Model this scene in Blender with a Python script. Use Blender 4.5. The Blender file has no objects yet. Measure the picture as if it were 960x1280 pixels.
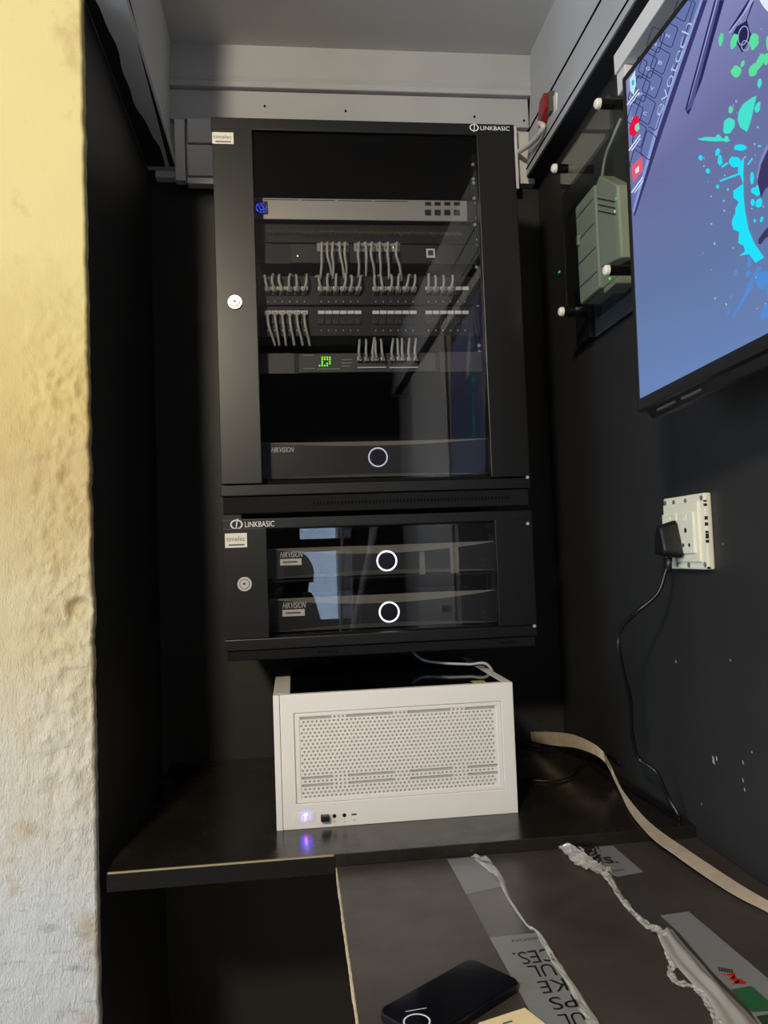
import bpy, bmesh, math, random
from mathutils import Vector, Matrix, noise
random.seed(7)
R = math.radians
sc = bpy.context.scene
col = sc.collection

# ------------------------------------------------------------------ camera
# design coordinates: x right along the cabinet fronts, y into the alcove, z up from the camera; CAMZ lifts everything onto the floor
CAMZ = 1.231
F = 1000.0
VPX, VPY, ROLL = 366, 697, .031
Yc = Vector(((VPX-480)/F, -(VPY-640)/F, -1)).normalized()
up = Vector((-ROLL, 1, 0)); Zc = (up-Yc*up.dot(Yc)).normalized(); Xc = Yc.cross(Zc)
ROT = Matrix((Xc, Yc, Zc))                    # camera -> world
cam = bpy.data.cameras.new('camera'); cam.sensor_fit = 'VERTICAL'; cam.sensor_height = 36
cam.lens = 36*F/1280; cam.clip_start = .01
camo = bpy.data.objects.new('camera', cam); col.objects.link(camo)
camo.matrix_world = Matrix.Translation((0, 0, CAMZ)) @ ROT.to_4x4()
sc.camera = camo

# ------------------------------------------------------------------ world, lamps, exposure
w = bpy.data.worlds.new('sky'); sc.world = w; w.use_nodes = True
bg = w.node_tree.nodes['Background']; bg.inputs[0].default_value = (.50, .66, .90, 1); bg.inputs[1].default_value = 6.5
sc.view_settings.view_transform = 'Standard'; sc.view_settings.look = 'None'
sc.view_settings.gamma = 1; sc.view_settings.use_curve_mapping = False
sc.view_settings.exposure = 0.0
sc.cycles.use_denoising = True
sc.cycles.max_bounces = 10; sc.cycles.transparent_max_bounces = 24
sc.cycles.caustics_reflective = False; sc.cycles.caustics_refractive = False
LAMP = Vector((-.76, -.95, 1.12))
def area(name, loc, target, size, power, color, shape='DISK', portal=False, sy=None):
    l = bpy.data.lights.new(name, 'AREA'); l.shape = shape; l.size = size; l.energy = power; l.color = color
    if sy: l.size_y = sy
    o = bpy.data.objects.new(name, l); col.objects.link(o)
    o.location = (loc[0], loc[1], loc[2]+CAMZ)
    d = Vector(target)-Vector(loc); o.rotation_euler = d.to_track_quat('-Z', 'Y').to_euler()
    if portal: l.cycles.is_portal = True
    return o
area('room_lamp', LAMP, (.05, 1.5, .0), .24, 57, (1.0, .87, .68))
area('added_window_portal', (-2.03, -.25, .10), (1, -.25, .10), 1.8, 1, (1, 1, 1), 'RECTANGLE', True, 2.5)  # portal for the added side window
area('window_portal', (.19, -1.63, .01), (.19, 1, .01), .34, 1, (1, 1, 1), 'RECTANGLE', True, .85)

fill_sun = bpy.data.lights.new('fill_sun', 'SUN'); fill_sun.energy = 9; fill_sun.angle = .01; fill_sun.color = (1, .96, .90)      # added fill: through the added side window, bounced off the floor onto the ceiling
suno = bpy.data.objects.new('fill_sun', fill_sun); col.objects.link(suno); suno.location = (-4, 1.5, 4)
suno.rotation_euler = Vector((1, -.45, -.75)).to_track_quat('-Z', 'Y').to_euler()

# ------------------------------------------------------------------ pixel helpers (960x1280 frame)
def ray(px, py): return ROT @ Vector(((px-480)/F, -(py-640)/F, -1))
def aY(px, py, v): r = ray(px, py); return r*(v/r.y)
def aX(px, py, v): r = ray(px, py); return r*(v/r.x)
def aZ(px, py, v): r = ray(px, py); return r*(v/r.z)
def lin(c):
    c = c/255 if c > 1 else c
    return c/12.92 if c <= .04045 else ((c+.055)/1.055)**2.4
def rgb(r, g, b): return (lin(r), lin(g), lin(b), 1)

# ------------------------------------------------------------------ materials
MATS = {}
def mat(name, c, rough=.5, metal=0, spec=.5, bump=0, bscale=200, var=0, vscale=8, vc=None, coat=0, emit=None, es=0, alpha=1, trans=0):
    if name in MATS: return MATS[name]
    m = bpy.data.materials.new(name); m.use_nodes = True; nt = m.node_tree; b = nt.nodes['Principled BSDF']
    b.inputs['Base Color'].default_value = c; b.inputs['Roughness'].default_value = rough; b.inputs['Metallic'].default_value = metal
    b.inputs['Specular IOR Level'].default_value = spec; b.inputs['Coat Weight'].default_value = coat
    b.inputs['Alpha'].default_value = alpha; b.inputs['Transmission Weight'].default_value = trans
    if emit: b.inputs['Emission Color'].default_value = emit; b.inputs['Emission Strength'].default_value = es
    tc = nt.nodes.new('ShaderNodeTexCoord')
    if var:
        n = nt.nodes.new('ShaderNodeTexNoise'); n.inputs['Scale'].default_value = vscale; n.inputs['Detail'].default_value = 6
        nt.links.new(tc.outputs['Object'], n.inputs['Vector'])
        rp = nt.nodes.new('ShaderNodeValToRGB'); rp.color_ramp.elements[0].position = .35; rp.color_ramp.elements[1].position = .7
        d = vc or tuple(x*(1-var) for x in c[:3])+(1,)
        rp.color_ramp.elements[0].color = c; rp.color_ramp.elements[1].color = d
        nt.links.new(n.outputs['Fac'], rp.inputs['Fac']); nt.links.new(rp.outputs['Color'], b.inputs['Base Color'])
    if bump:
        n = nt.nodes.new('ShaderNodeTexNoise'); n.inputs['Scale'].default_value = bscale; n.inputs['Detail'].default_value = 4
        nt.links.new(tc.outputs['Object'], n.inputs['Vector'])
        bp = nt.nodes.new('ShaderNodeBump'); bp.inputs['Strength'].default_value = bump; bp.inputs['Distance'].default_value = .002
        nt.links.new(n.outputs['Fac'], bp.inputs['Height']); nt.links.new(bp.outputs['Normal'], b.inputs['Normal'])
    MATS[name] = m; return m
def emat(name, c, s=1.0):
    if name in MATS: return MATS[name]
    m = bpy.data.materials.new(name); m.use_nodes = True; nt = m.node_tree
    nt.nodes.remove(nt.nodes['Principled BSDF']); e = nt.nodes.new('ShaderNodeEmission')
    e.inputs[0].default_value = c; e.inputs[1].default_value = s
    nt.links.new(e.outputs[0], nt.nodes['Material Output'].inputs[0]); MATS[name] = m; return m
def glassmat(name, tint, f0=.04, rough=0.0, haze=None, hazew=0.0):
    # thin sheet: light goes straight through, the surface mirrors more at a grazing angle
    m = bpy.data.materials.new(name); m.use_nodes = True; nt = m.node_tree; N = nt.nodes; L = nt.links
    N.remove(N['Principled BSDF'])
    g = N.new('ShaderNodeNewGeometry'); dt = N.new('ShaderNodeVectorMath'); dt.operation = 'DOT_PRODUCT'
    L.new(g.outputs['Normal'], dt.inputs[0]); L.new(g.outputs['Incoming'], dt.inputs[1])
    ab = N.new('ShaderNodeMath'); ab.operation = 'ABSOLUTE'; L.new(dt.outputs['Value'], ab.inputs[0])
    om = N.new('ShaderNodeMath'); om.operation = 'SUBTRACT'; om.inputs[0].default_value = 1; L.new(ab.outputs[0], om.inputs[1])
    pw = N.new('ShaderNodeMath'); pw.operation = 'POWER'; L.new(om.outputs[0], pw.inputs[0]); pw.inputs[1].default_value = 5
    ma = N.new('ShaderNodeMath'); ma.operation = 'MULTIPLY_ADD'; L.new(pw.outputs[0], ma.inputs[0]); ma.inputs[1].default_value = 1-f0; ma.inputs[2].default_value = f0
    t = N.new('ShaderNodeBsdfTransparent'); t.inputs[0].default_value = tint
    gl = N.new('ShaderNodeBsdfGlossy'); gl.inputs['Roughness'].default_value = rough
    base = t.outputs[0]
    if hazew:
        df = N.new('ShaderNodeBsdfDiffuse'); df.inputs[0].default_value = haze
        mh = N.new('ShaderNodeMixShader'); mh.inputs[0].default_value = hazew; L.new(t.outputs[0], mh.inputs[1]); L.new(df.outputs[0], mh.inputs[2]); base = mh.outputs[0]
    mx = N.new('ShaderNodeMixShader'); L.new(ma.outputs[0], mx.inputs[0]); L.new(base, mx.inputs[1]); L.new(gl.outputs[0], mx.inputs[2])
    L.new(mx.outputs[0], N['Material Output'].inputs[0]); MATS[name] = m; return m

M_blackwall = mat('black_wall_paint', rgb(46, 45, 43), .5, spec=.3, bump=.25, bscale=90, var=.25, vscale=3)
M_white = mat('white_gypsum_paint', rgb(214, 212, 208), .7, spec=.2, bump=.1, bscale=40, var=.1, vscale=4)
M_white_shaded = mat('white_gypsum_shaded', rgb(176, 177, 178), .7, spec=.2, bump=.1, bscale=40, var=.12, vscale=4)  # same white paint; shading put into the colour of back and right trims
M_ceil = mat('ceiling_paint', rgb(205, 202, 198), .8, spec=.1, var=.08, vscale=2)
M_darkpaint = mat('dark_grey_paint', rgb(52, 54, 57), .6, spec=.3)
M_groove = mat('groove_dark', rgb(20, 20, 20), .9, spec=0)
M_steel = mat('black_powder_steel', rgb(15, 15, 15), .36, spec=.36, bump=.06, bscale=900)
M_inner = mat('cabinet_inside_black', rgb(14, 14, 15), .75, spec=.2)
M_chrome = mat('chrome', rgb(215, 212, 205), .3, .55)
M_text = mat('white_print', rgb(225, 225, 225), .5)
M_sticker = mat('sticker_paper', rgb(226, 220, 205), .6)
M_stext = mat('sticker_grey_print', rgb(70, 80, 95), .6)
M_silver = mat('silver_aluminium', rgb(168, 165, 156), .38, .45, bump=.03, bscale=600)
M_device = mat('device_black_plastic', rgb(18, 19, 20), .5, spec=.35)
M_devgrey = mat('device_grey_face', rgb(54, 52, 47), .5)
M_port = mat('port_black', rgb(14, 14, 15), .5)
M_lab = mat('port_label_white', rgb(214, 212, 205), .6)
M_cable = mat('grey_patch_cord', rgb(178, 175, 160), .5)
M_plugclear = mat('clear_plug', rgb(160, 158, 148), .25)
M_bristle = mat('brush_bristle', rgb(92, 86, 62), .8)
M_nvr = mat('recorder_face', rgb(30, 29, 28), .33, spec=.5)
M_cham = mat('recorder_chamfer', rgb(150, 146, 132), .35, .3)
M_pc = mat('pc_white_paint', rgb(226, 220, 210), .42, spec=.4)
M_pcback = mat('pc_dust_filter', rgb(168, 162, 153), .8)
M_blackpl = mat('black_plastic', rgb(18, 18, 19), .4)
M_rubber = mat('black_rubber_cord', rgb(16, 16, 17), .38)
M_cream = mat('cream_plastic', rgb(226, 220, 195), .45, bump=.1, bscale=150)
M_chip = mat('raw_chipboard', rgb(216, 196, 156), .9, bump=.6, bscale=500, var=.4, vscale=300)
M_band = mat('beige_edge_band', rgb(196, 178, 156), .6, var=.2, vscale=60)
M_wornedge = mat('worn_edge', rgb(150, 136, 100), .6)
M_red = mat('red_plastic', rgb(150, 28, 28), .4, var=.5, vscale=60)
M_greydev = mat('beige_device', rgb(186, 183, 166), .5)
M_phone = mat('phone_black', rgb(12, 14, 20), .28, spec=.5)
M_card = mat('cream_card', rgb(232, 212, 165), .7)
M_tapetext = mat('tape_black_print', rgb(12, 12, 12), .4)
M_gold = mat('green_label', rgb(40, 92, 58), .5)
M_glass_up = glassmat('door_glass', (.88, .88, .89, 1), .04)
M_glass_win = glassmat('window_glass', (.95, .95, .95, 1), .03)
M_pcglass = glassmat('smoked_glass', (.06, .06, .07, 1), .045)
M_acryl = glassmat('clear_acrylic', (.84, .87, .84, 1), .04)
M_tape = glassmat('clear_tape', (.93, .93, .93, 1), .05, .2, rgb(190, 192, 194), .03)
M_tapew = glassmat('tape_printed_white', (.45, .45, .45, 1), .05, .3, rgb(185, 188, 190), .42)
M_plastic = glassmat('crumpled_film', (.75, .75, .74, 1), .08, .15, rgb(236, 234, 226), .42)
M_wood = mat('window_wood', rgb(58, 26, 18), .5)
M_floor = mat('floor_tile', rgb(196, 190, 182), .5, var=.3, vscale=3)
M_roomwall = mat('room_wall_paint', rgb(150, 146, 138), .8, var=.1)
M_doorgrey = mat('door_grey', rgb(176, 178, 180), .6)

def laminate(name, c1, c2, rough):
    m = mat(name, c1, rough, spec=.5, var=1, vscale=5, vc=c2)
    nt = m.node_tree; b = nt.nodes['Principled BSDF']; tc = [n for n in nt.nodes if n.type == 'TEX_COORD'][0]
    n = nt.nodes.new('ShaderNodeTexNoise'); n.inputs['Scale'].default_value = 22; n.inputs['Detail'].default_value = 8
    nt.links.new(tc.outputs['Object'], n.inputs['Vector'])
    mr = nt.nodes.new('ShaderNodeMapRange'); mr.inputs[1].default_value = .3; mr.inputs[2].default_value = .7
    mr.inputs[3].default_value = rough-.06; mr.inputs[4].default_value = rough+.1
    nt.links.new(n.outputs['Fac'], mr.inputs[0]); nt.links.new(mr.outputs[0], b.inputs['Roughness'])
    return m
M_desk = laminate('dark_desk_laminate', rgb(36, 32, 27), rgb(27, 24, 20), .22)
M_wing = laminate('brown_board_laminate', rgb(73, 66, 61), rgb(56, 51, 47), .34)

def yellow_wall_mat():
    m = bpy.data.materials.new('peeling_yellow_plaster'); m.use_nodes = True; nt = m.node_tree; N = nt.nodes; L = nt.links
    b = N['Principled BSDF']; b.inputs['Roughness'].default_value = .8; b.inputs['Specular IOR Level'].default_value = .2
    g = N.new('ShaderNodeNewGeometry'); sp = N.new('ShaderNodeSeparateXYZ'); L.new(g.outputs['Position'], sp.inputs[0])
    def nz(scale, det=6, rough=.6, stretch=None):
        n = N.new('ShaderNodeTexNoise'); n.inputs['Scale'].default_value = scale; n.inputs['Detail'].default_value = det; n.inputs['Roughness'].default_value = rough
        if stretch:
            mp = N.new('ShaderNodeMapping'); mp.inputs['Scale'].default_value = stretch; L.new(g.outputs['Position'], mp.inputs[0]); L.new(mp.outputs[0], n.inputs['Vector'])
        else: L.new(g.outputs['Position'], n.inputs['Vector'])
        return n.outputs['Fac']
    n1 = nz(7)
    ad = N.new('ShaderNodeMath'); ad.operation = 'MULTIPLY_ADD'; L.new(n1, ad.inputs[0]); ad.inputs[1].default_value = .36; L.new(sp.outputs['Z'], ad.inputs[2])
    mr = N.new('ShaderNodeMapRange'); L.new(ad.outputs[0], mr.inputs[0]); mr.inputs[1].default_value = CAMZ-.75+.18; mr.inputs[2].default_value = CAMZ+.95+.18
    rp = N.new('ShaderNodeValToRGB'); cr = rp.color_ramp
    stops = [(0, (190, 191, 190)), (.13, (196, 196, 192)), (.24, (200, 193, 176)), (.40, (194, 180, 142)), (.52, (184, 163, 114)), (.62, (192, 172, 114)), (.75, (202, 189, 132)), (1, (203, 191, 134))]
    cr.elements[0].position = 0; cr.elements[0].color = rgb(*stops[0][1]); cr.elements[1].position = 1; cr.elements[1].color = rgb(*stops[-1][1])
    for p, c in stops[1:-1]: e = cr.elements.new(p); e.color = rgb(*c)
    L.new(mr.outputs[0], rp.inputs['Fac'])
    # brown stains with a shape of their own
    st = N.new('ShaderNodeValToRGB'); st.color_ramp.elements[0].position = .60; st.color_ramp.elements[1].position = .74
    st.color_ramp.elements[0].color = (0, 0, 0, 1); st.color_ramp.elements[1].color = (1, 1, 1, 1); L.new(nz(11, 5, .6, (1, 1, .8)), st.inputs['Fac'])
    mx = N.new('ShaderNodeMix'); mx.data_type = 'RGBA'; ms = N.new('ShaderNodeMath'); ms.operation = 'MULTIPLY'; ms.inputs[1].default_value = .62
    L.new(st.outputs['Color'], ms.inputs[0]); L.new(ms.outputs[0], mx.inputs['Factor']); L.new(rp.outputs['Color'], mx.inputs['A']); mx.inputs['B'].default_value = rgb(168, 142, 96)
    # grey scuffs running sideways near the foot
    sf = N.new('ShaderNodeValToRGB'); sf.color_ramp.elements[0].position = .56; sf.color_ramp.elements[1].position = .70; sf.color_ramp.elements[0].color = (0, 0, 0, 1); sf.color_ramp.elements[1].color = (1, 1, 1, 1)
    L.new(nz(20, 7, .65, (.7, .7, 2.6)), sf.inputs['Fac'])
    fl = N.new('ShaderNodeMapRange'); L.new(ad.outputs[0], fl.inputs[0]); fl.inputs[1].default_value = CAMZ-.22; fl.inputs[2].default_value = CAMZ-.34; fl.inputs[3].default_value = 0; fl.inputs[4].default_value = .6
    mm = N.new('ShaderNodeMath'); mm.operation = 'MULTIPLY'; L.new(sf.outputs['Color'], mm.inputs[0]); L.new(fl.outputs[0], mm.inputs[1])
    mx2 = N.new('ShaderNodeMix'); mx2.data_type = 'RGBA'; L.new(mm.outputs[0], mx2.inputs['Factor']); L.new(mx.outputs['Result'], mx2.inputs['A']); mx2.inputs['B'].default_value = rgb(128, 127, 128)
    L.new(mx2.outputs['Result'], b.inputs['Base Color'])
    # relief grows towards the flaking foot of the wall
    low = N.new('ShaderNodeMapRange'); L.new(sp.outputs['Z'], low.inputs[0]); low.inputs[1].default_value = CAMZ+.55; low.inputs[2].default_value = CAMZ-.35; low.inputs[3].default_value = .12; low.inputs[4].default_value = 1
    hh = N.new('ShaderNodeMath'); hh.operation = 'ADD'; L.new(nz(70, 5, .55, (1.6, 1.6, .7)), hh.inputs[0]); L.new(nz(260, 4, .6, (1.4, 1.4, .6)), hh.inputs[1])
    bp = N.new('ShaderNodeBump'); bp.inputs['Distance'].default_value = .0032; L.new(low.outputs[0], bp.inputs['Strength']); L.new(hh.outputs[0], bp.inputs['Height'])
    L.new(bp.outputs['Normal'], b.inputs['Normal']); return m
M_yellow = yellow_wall_mat()

def screen_mat():
    m = bpy.data.materials.new('screen_wallpaper_blue'); m.use_nodes = True; nt = m.node_tree; N = nt.nodes; L = nt.links
    b = N['Principled BSDF']; b.inputs['Base Color'].default_value = (.004, .004, .006, 1); b.inputs['Roughness'].default_value = .25
    g = N.new('ShaderNodeNewGeometry'); sp = N.new('ShaderNodeSeparateXYZ'); L.new(g.outputs['Position'], sp.inputs[0])
    mr = N.new('ShaderNodeMapRange'); L.new(sp.outputs['Z'], mr.inputs[0]); mr.inputs[1].default_value = CAMZ+.18; mr.inputs[2].default_value = CAMZ+.66
    rp = N.new('ShaderNodeValToRGB'); cr = rp.color_ramp; cr.elements[0].color = rgb(98, 126, 176); cr.elements[1].color = rgb(124, 128, 176)
    e = cr.elements.new(.35); e.color = rgb(92, 112, 156); e = cr.elements.new(.7); e.color = rgb(98, 103, 150)
    L.new(mr.outputs[0], rp.inputs['Fac']); L.new(rp.outputs['Color'], b.inputs['Emission Color']); b.inputs['Emission Strength'].default_value = 1.1
    return m
M_screen = screen_mat()

# ------------------------------------------------------------------ mesh helpers
class MB:
    def __init__(s): s.v = []; s.f = []
    def add(s, vs, fs):
        o = len(s.v); s.v += [Vector(p) for p in vs]; s.f += [tuple(i+o for i in q) for q in fs]; return s
    def box(s, x0, x1, y0, y1, z0, z1):
        return s.add([(x, y, z) for x in (x0, x1) for y in (y0, y1) for z in (z0, z1)],
                     [(0, 1, 3, 2), (4, 6, 7, 5), (0, 4, 5, 1), (2, 3, 7, 6), (0, 2, 6, 4), (1, 5, 7, 3)])
    def quad(s, a, b, c, d): return s.add([a, b, c, d], [(0, 1, 2, 3)])
    def tube(s, pts, r, n=8, cap=True):
        pts = [Vector(p) for p in pts]; rs = r if isinstance(r, (list, tuple)) else [r]*len(pts)
        t0 = (pts[1]-pts[0]).normalized(); a = t0.orthogonal().normalized(); vs = []; fs = []
        for i, p in enumerate(pts):
            t = (pts[min(i+1, len(pts)-1)]-pts[max(i-1, 0)]).normalized()
            a = (a-t*a.dot(t)); a = a.normalized() if a.length > 1e-6 else t.orthogonal().normalized(); b = t.cross(a)
            for k in range(n): an = 2*math.pi*k/n; vs.append(p+(a*math.cos(an)+b*math.sin(an))*rs[i])
        for i in range(len(pts)-1):
            for k in range(n): fs.append((i*n+k, i*n+(k+1) % n, (i+1)*n+(k+1) % n, (i+1)*n+k))
        if cap: fs.append(tuple(range(n-1, -1, -1))); fs.append(tuple((len(pts)-1)*n+k for k in range(n)))
        return s.add(vs, fs)
    def prism(s, poly, ext):
        n = len(poly); P = [Vector(p) for p in poly]; e = Vector(ext)
        return s.add(P+[p+e for p in P], [tuple(range(n)), tuple(range(2*n-1, n-1, -1))]+[(i, n+i, n+(i+1) % n, (i+1) % n) for i in range(n)])
    def ring(s, c, ax, r0, r1, h, n=40):
        ax = Vector(ax).normalized(); u = ax.orthogonal().normalized(); v = ax.cross(u); c = Vector(c); vs = []; fs = []
        for k in range(n):
            d = u*math.cos(2*math.pi*k/n)+v*math.sin(2*math.pi*k/n)
            vs += [c+d*r0, c+d*r1, c+d*r1+ax*h, c+d*r0+ax*h]
        for k in range(n):
            a = 4*k; b = 4*((k+1) % n)
            for i in range(4): fs.append((a+i, b+i, b+(i+1) % 4, a+(i+1) % 4))
        return s.add(vs, fs)
    def disc(s, c, ax, r, h, n=24): 
        ax = Vector(ax).normalized(); return s.tube([Vector(c), Vector(c)+ax*h], r, n)
def wloc(o):
    l = Vector(o.location)
    while o.parent: o = o.parent; l += o.location
    return l
def obj(name, mb, m, parent=None, bev=0, smooth=False, seg=2, recalc=True, **props):
    me = bpy.data.meshes.new(name)
    lo = Vector([min(p[i] for p in mb.v) for i in range(3)]); hi = Vector([max(p[i] for p in mb.v) for i in range(3)])
    c = (lo+hi)/2
    if parent is None: c.z = lo.z
    me.from_pydata([p-c for p in mb.v], [], mb.f); 
    if recalc or bev:
        bm = bmesh.new(); bm.from_mesh(me); bmesh.ops.recalc_face_normals(bm, faces=bm.faces)
        if bev: bmesh.ops.bevel(bm, geom=[e for e in bm.edges if len(e.link_faces) == 2 and e.calc_face_angle(0) > .5], offset=bev, segments=seg, affect='EDGES', profile=.6, clamp_overlap=True)
        bm.to_mesh(me); bm.free()
    if m: me.materials.append(m)
    o = bpy.data.objects.new(name, me); col.objects.link(o)
    cw = c+Vector((0, 0, CAMZ))
    if parent is None: o.location = cw
    else: o.parent = parent; o.location = cw-wloc(parent)
    if smooth:
        for p in me.polygons: p.use_smooth = True
    for k, v in props.items(): o[k] = v
    return o
def thing(name, label, cat, loc, group=None):
    o = bpy.data.objects.new(name, None); o.empty_display_size = .05; col.objects.link(o)
    o.location = (loc[0], loc[1], loc[2]+CAMZ); o['label'] = label; o['category'] = cat
    if group: o['group'] = group
    return o
def tag(o, label, cat, group=None):
    o['label'] = label; o['category'] = cat
    if group: o['group'] = group
    return o
def B(x0, x1, y0, y1, z0, z1): return MB().box(x0, x1, y0, y1, z0, z1)
def bx(name, dims, m, parent=None, bev=0, **k): return obj(name, B(*dims), m, parent, bev, **k)
def struct(name, mb, m, **k): return obj(name, mb, m, None, kind='structure', **k)
def cat_rom(pts, n=8):
    P = [Vector(p) for p in pts]; out = []
    for i in range(len(P)-1):
        p0 = P[max(i-1, 0)]; p1 = P[i]; p2 = P[i+1]; p3 = P[min(i+2, len(P)-1)]
        for k in range(n):
            t = k/n; out.append(.5*((2*p1)+(p2-p0)*t+(2*p0-5*p1+4*p2-p3)*t*t+(3*p1-p0-3*p2+p3)*t**3))
    out.append(P[-1]); return out
TXT = {}
def text_geo(s, shear=0.0, off=0.0):
    # letters as faces, x from 0 to 1 over the word, y in cap heights
    k = (s, shear, off)
    if k in TXT: return TXT[k]
    cu = bpy.data.curves.new('t', 'FONT'); cu.body = s; cu.shear = shear; cu.offset = off; cu.resolution_u = 3
    o = bpy.data.objects.new('t', cu); col.objects.link(o); dg = bpy.context.evaluated_depsgraph_get(); dg.update()
    me = bpy.data.meshes.new_from_object(o.evaluated_get(dg))
    vs = [(p.co.x, p.co.y) for p in me.vertices]; fs = [tuple(p.vertices) for p in me.polygons]
    bpy.data.objects.remove(o); bpy.data.curves.remove(cu); bpy.data.meshes.remove(me)
    x0 = min(a for a, b in vs); x1 = max(a for a, b in vs); cap = .73
    TXT[k] = ([((a-x0)/(x1-x0), b/cap) for a, b in vs], fs, (x1-x0)/cap); return TXT[k]
def text_on(mb, s, fn, shear=0.0, off=0.0):
    vs, fs, _ = text_geo(s, shear, off); return mb.add([fn(u, v) for u, v in vs], fs)
def text_quad(s, p00, p10, p01, unproj, shear=0.0):
    # pixel affine frame (baseline start, baseline end, cap top over start) -> plane
    return text_on(MB(), s, lambda u, v: unproj(p00[0]+(p10[0]-p00[0])*u+(p01[0]-p00[0])*v, p00[1]+(p10[1]-p00[1])*u+(p01[1]-p00[1])*v), shear)
def text_box(s, x0, x1, z0, z1, y, shear=0.0):
    return text_on(MB(), s, lambda u, v: Vector((x0+(x1-x0)*u, y, z0+(z1-z0)*v)), shear)

def pieces(name, mb, m, parent):
    for q in mb.f: obj(name, MB().add([mb.v[i] for i in q], [tuple(range(len(q)))]), m, parent, recalc=False)

# ------------------------------------------------------------------ the setting
WL, WR, WB, YF = -.316, .655, 1.95, 1.29
FLOOR = -CAMZ; CEIL = 1.255; ZD = -.471; ZW = -.490
struct('floor', B(-2.0, 1.0, -1.9, 2.05, FLOOR-.05, FLOOR), M_floor)
struct('ceiling', B(-.40, .76, .80, 2.05, CEIL, CEIL+.05), M_ceil)
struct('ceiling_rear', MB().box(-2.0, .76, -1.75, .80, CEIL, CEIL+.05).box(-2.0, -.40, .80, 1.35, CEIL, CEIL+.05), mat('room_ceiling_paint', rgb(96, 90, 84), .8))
struct('wall_back', B(WL-.05, WR+.05, WB, WB+.06, FLOOR, CEIL), M_blackwall)
struct('wall_left', B(WL-.06, WL, YF+.022, WB, FLOOR, CEIL), M_blackwall)
struct('wall_right', B(WR, WR+.06, -.02, WB, FLOOR, CEIL), M_blackwall)

# flaking yellow wall end facing the room, relief modelled
def yellow_wall():
    x0, x1 = -.95, WL+.004; z0, z1 = FLOOR, CEIL; nx, nz = 130, 620
    vs = []; fs = []
    cr = aY(99, 762, YF); cr2 = aY(88, 838, YF); cr3 = aY(70, 720, YF)
    for j in range(nz+1):
        z = z0+(z1-z0)*j/nz
        for i in range(nx+1):
            u = (i/nx)**.5; x = x0+(x1-x0)*u
            q = Vector((x*14, z*14, 3.1)); dmg = max(0, min(1, (.52-z)/.25))*max(0, min(1, 1-(x1-x-.05)/.09))*max(0, min(1, (z+.52)/.2))
            low = max(0, min(1, (-.30-z)/.15))
            h = .0010*noise.noise(q)+dmg*.0050*noise.fractal(q*2.6, .8, 2.1, 5)+low*.0012*noise.fractal(Vector((q.x*2.2, q.y*5, 1)), .8, 2.2, 4)
            d = math.hypot(x-cr.x, (z-cr.z)*1.0); h -= .0150*math.exp(-(d/.0175)**6)*(1 if x < x1-.006 else max(0, (x1-x)/.006))
            d2 = math.hypot(x-cr.x-.001, z-cr.z+.010); h += .0110*math.exp(-(d2/.0125)**4)*(.8+.5*noise.noise(q*10)+.35*noise.noise(q*22))
            h -= .006*math.exp(-((x-cr2.x)/.014)**4-((z-cr2.z)/.0025)**2)
            d3 = math.hypot((x-cr3.x)/1.6, z-cr3.z); h += .003*math.exp(-(d3/.03)**2)*noise.noise(q*9)
            xx = x
            if i >= nx-8:
                wgt = (i-(nx-9))/9
                xx += wgt*(.0022*noise.noise(Vector((z*30, 1, 2)))+.0012*noise.noise(Vector((z*95, 4, 2)))*(1 if z < .6 else .3)+.0025*math.exp(-((z-cr.z)/.03)**4)*(1+.6*noise.noise(Vector((z*160, 7, 1)))))
                if i == nx: h -= .004
            vs.append((xx, YF-h, z))
    for j in range(nz):
        for i in range(nx): a = j*(nx+1)+i; fs.append((a, a+1, a+nx+2, a+nx+1))
    mb = MB(); mb.add(vs, fs); n = nx+1
    back = [(vs[j*n+nx][0]-.0005, YF+.0225, vs[j*n+nx][2]) for j in range(nz+1)]
    o = len(mb.v); mb.v += [Vector(p) for p in back]
    for j in range(nz): mb.f.append((j*n+nx, o+j, o+j+1, (j+1)*n+nx))
    mb.box(-2.0, -.95, YF-.001, YF+.05, FLOOR, CEIL)
    return struct('wall_front_left', mb, M_yellow, smooth=True, recalc=False)
yellow_wall()

# room behind the camera
SY0, SY1, SZ0, SZ1 = -1.5, 1.0, -.8, 1.0
struct('wall_far_left', MB().box(-2.06, -2.0, -1.7, SY0, FLOOR, CEIL).box(-2.06, -2.0, SY1, YF+.05, FLOOR, CEIL).box(-2.06, -2.0, SY0, SY1, FLOOR, SZ0).box(-2.06, -2.0, SY0, SY1, SZ1, CEIL), M_roomwall)
mbf = MB()
for a in ((SY0, SY1, SZ0, SZ0+.04), (SY0, SY1, SZ1-.04, SZ1), (SY0, SY0+.04, SZ0+.04, SZ1-.04), (SY1-.04, SY1, SZ0+.04, SZ1-.04), (-.27, -.23, SZ0+.04, SZ1-.04)): mbf.box(-2.05, -2.01, a[0], a[1], a[2], a[3])
win2 = struct('window_added', mbf, M_wood)  # unseen side window, added to let in more daylight as fill
bx('pane', (-2.034, -2.030, SY0+.04, -.27, SZ0+.04, SZ1-.04), M_glass_win, win2); bx('pane', (-2.034, -2.030, -.23, SY1-.04, SZ0+.04, SZ1-.04), M_glass_win, win2)
mbw = MB(); WX0, WX1, WZ0, WZ1, WY = .02, .37, -.40, .42, -1.6
mbw.box(-2.0, WX0, WY-.1, WY, FLOOR, CEIL); mbw.box(WX1, WR+.06, WY-.1, WY, FLOOR, CEIL)
mbw.box(WX0, WX1, WY-.1, WY, FLOOR, WZ0); mbw.box(WX0, WX1, WY-.1, WY, WZ1, CEIL)
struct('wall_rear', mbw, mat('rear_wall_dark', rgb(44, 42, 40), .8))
mbf = MB()
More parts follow.
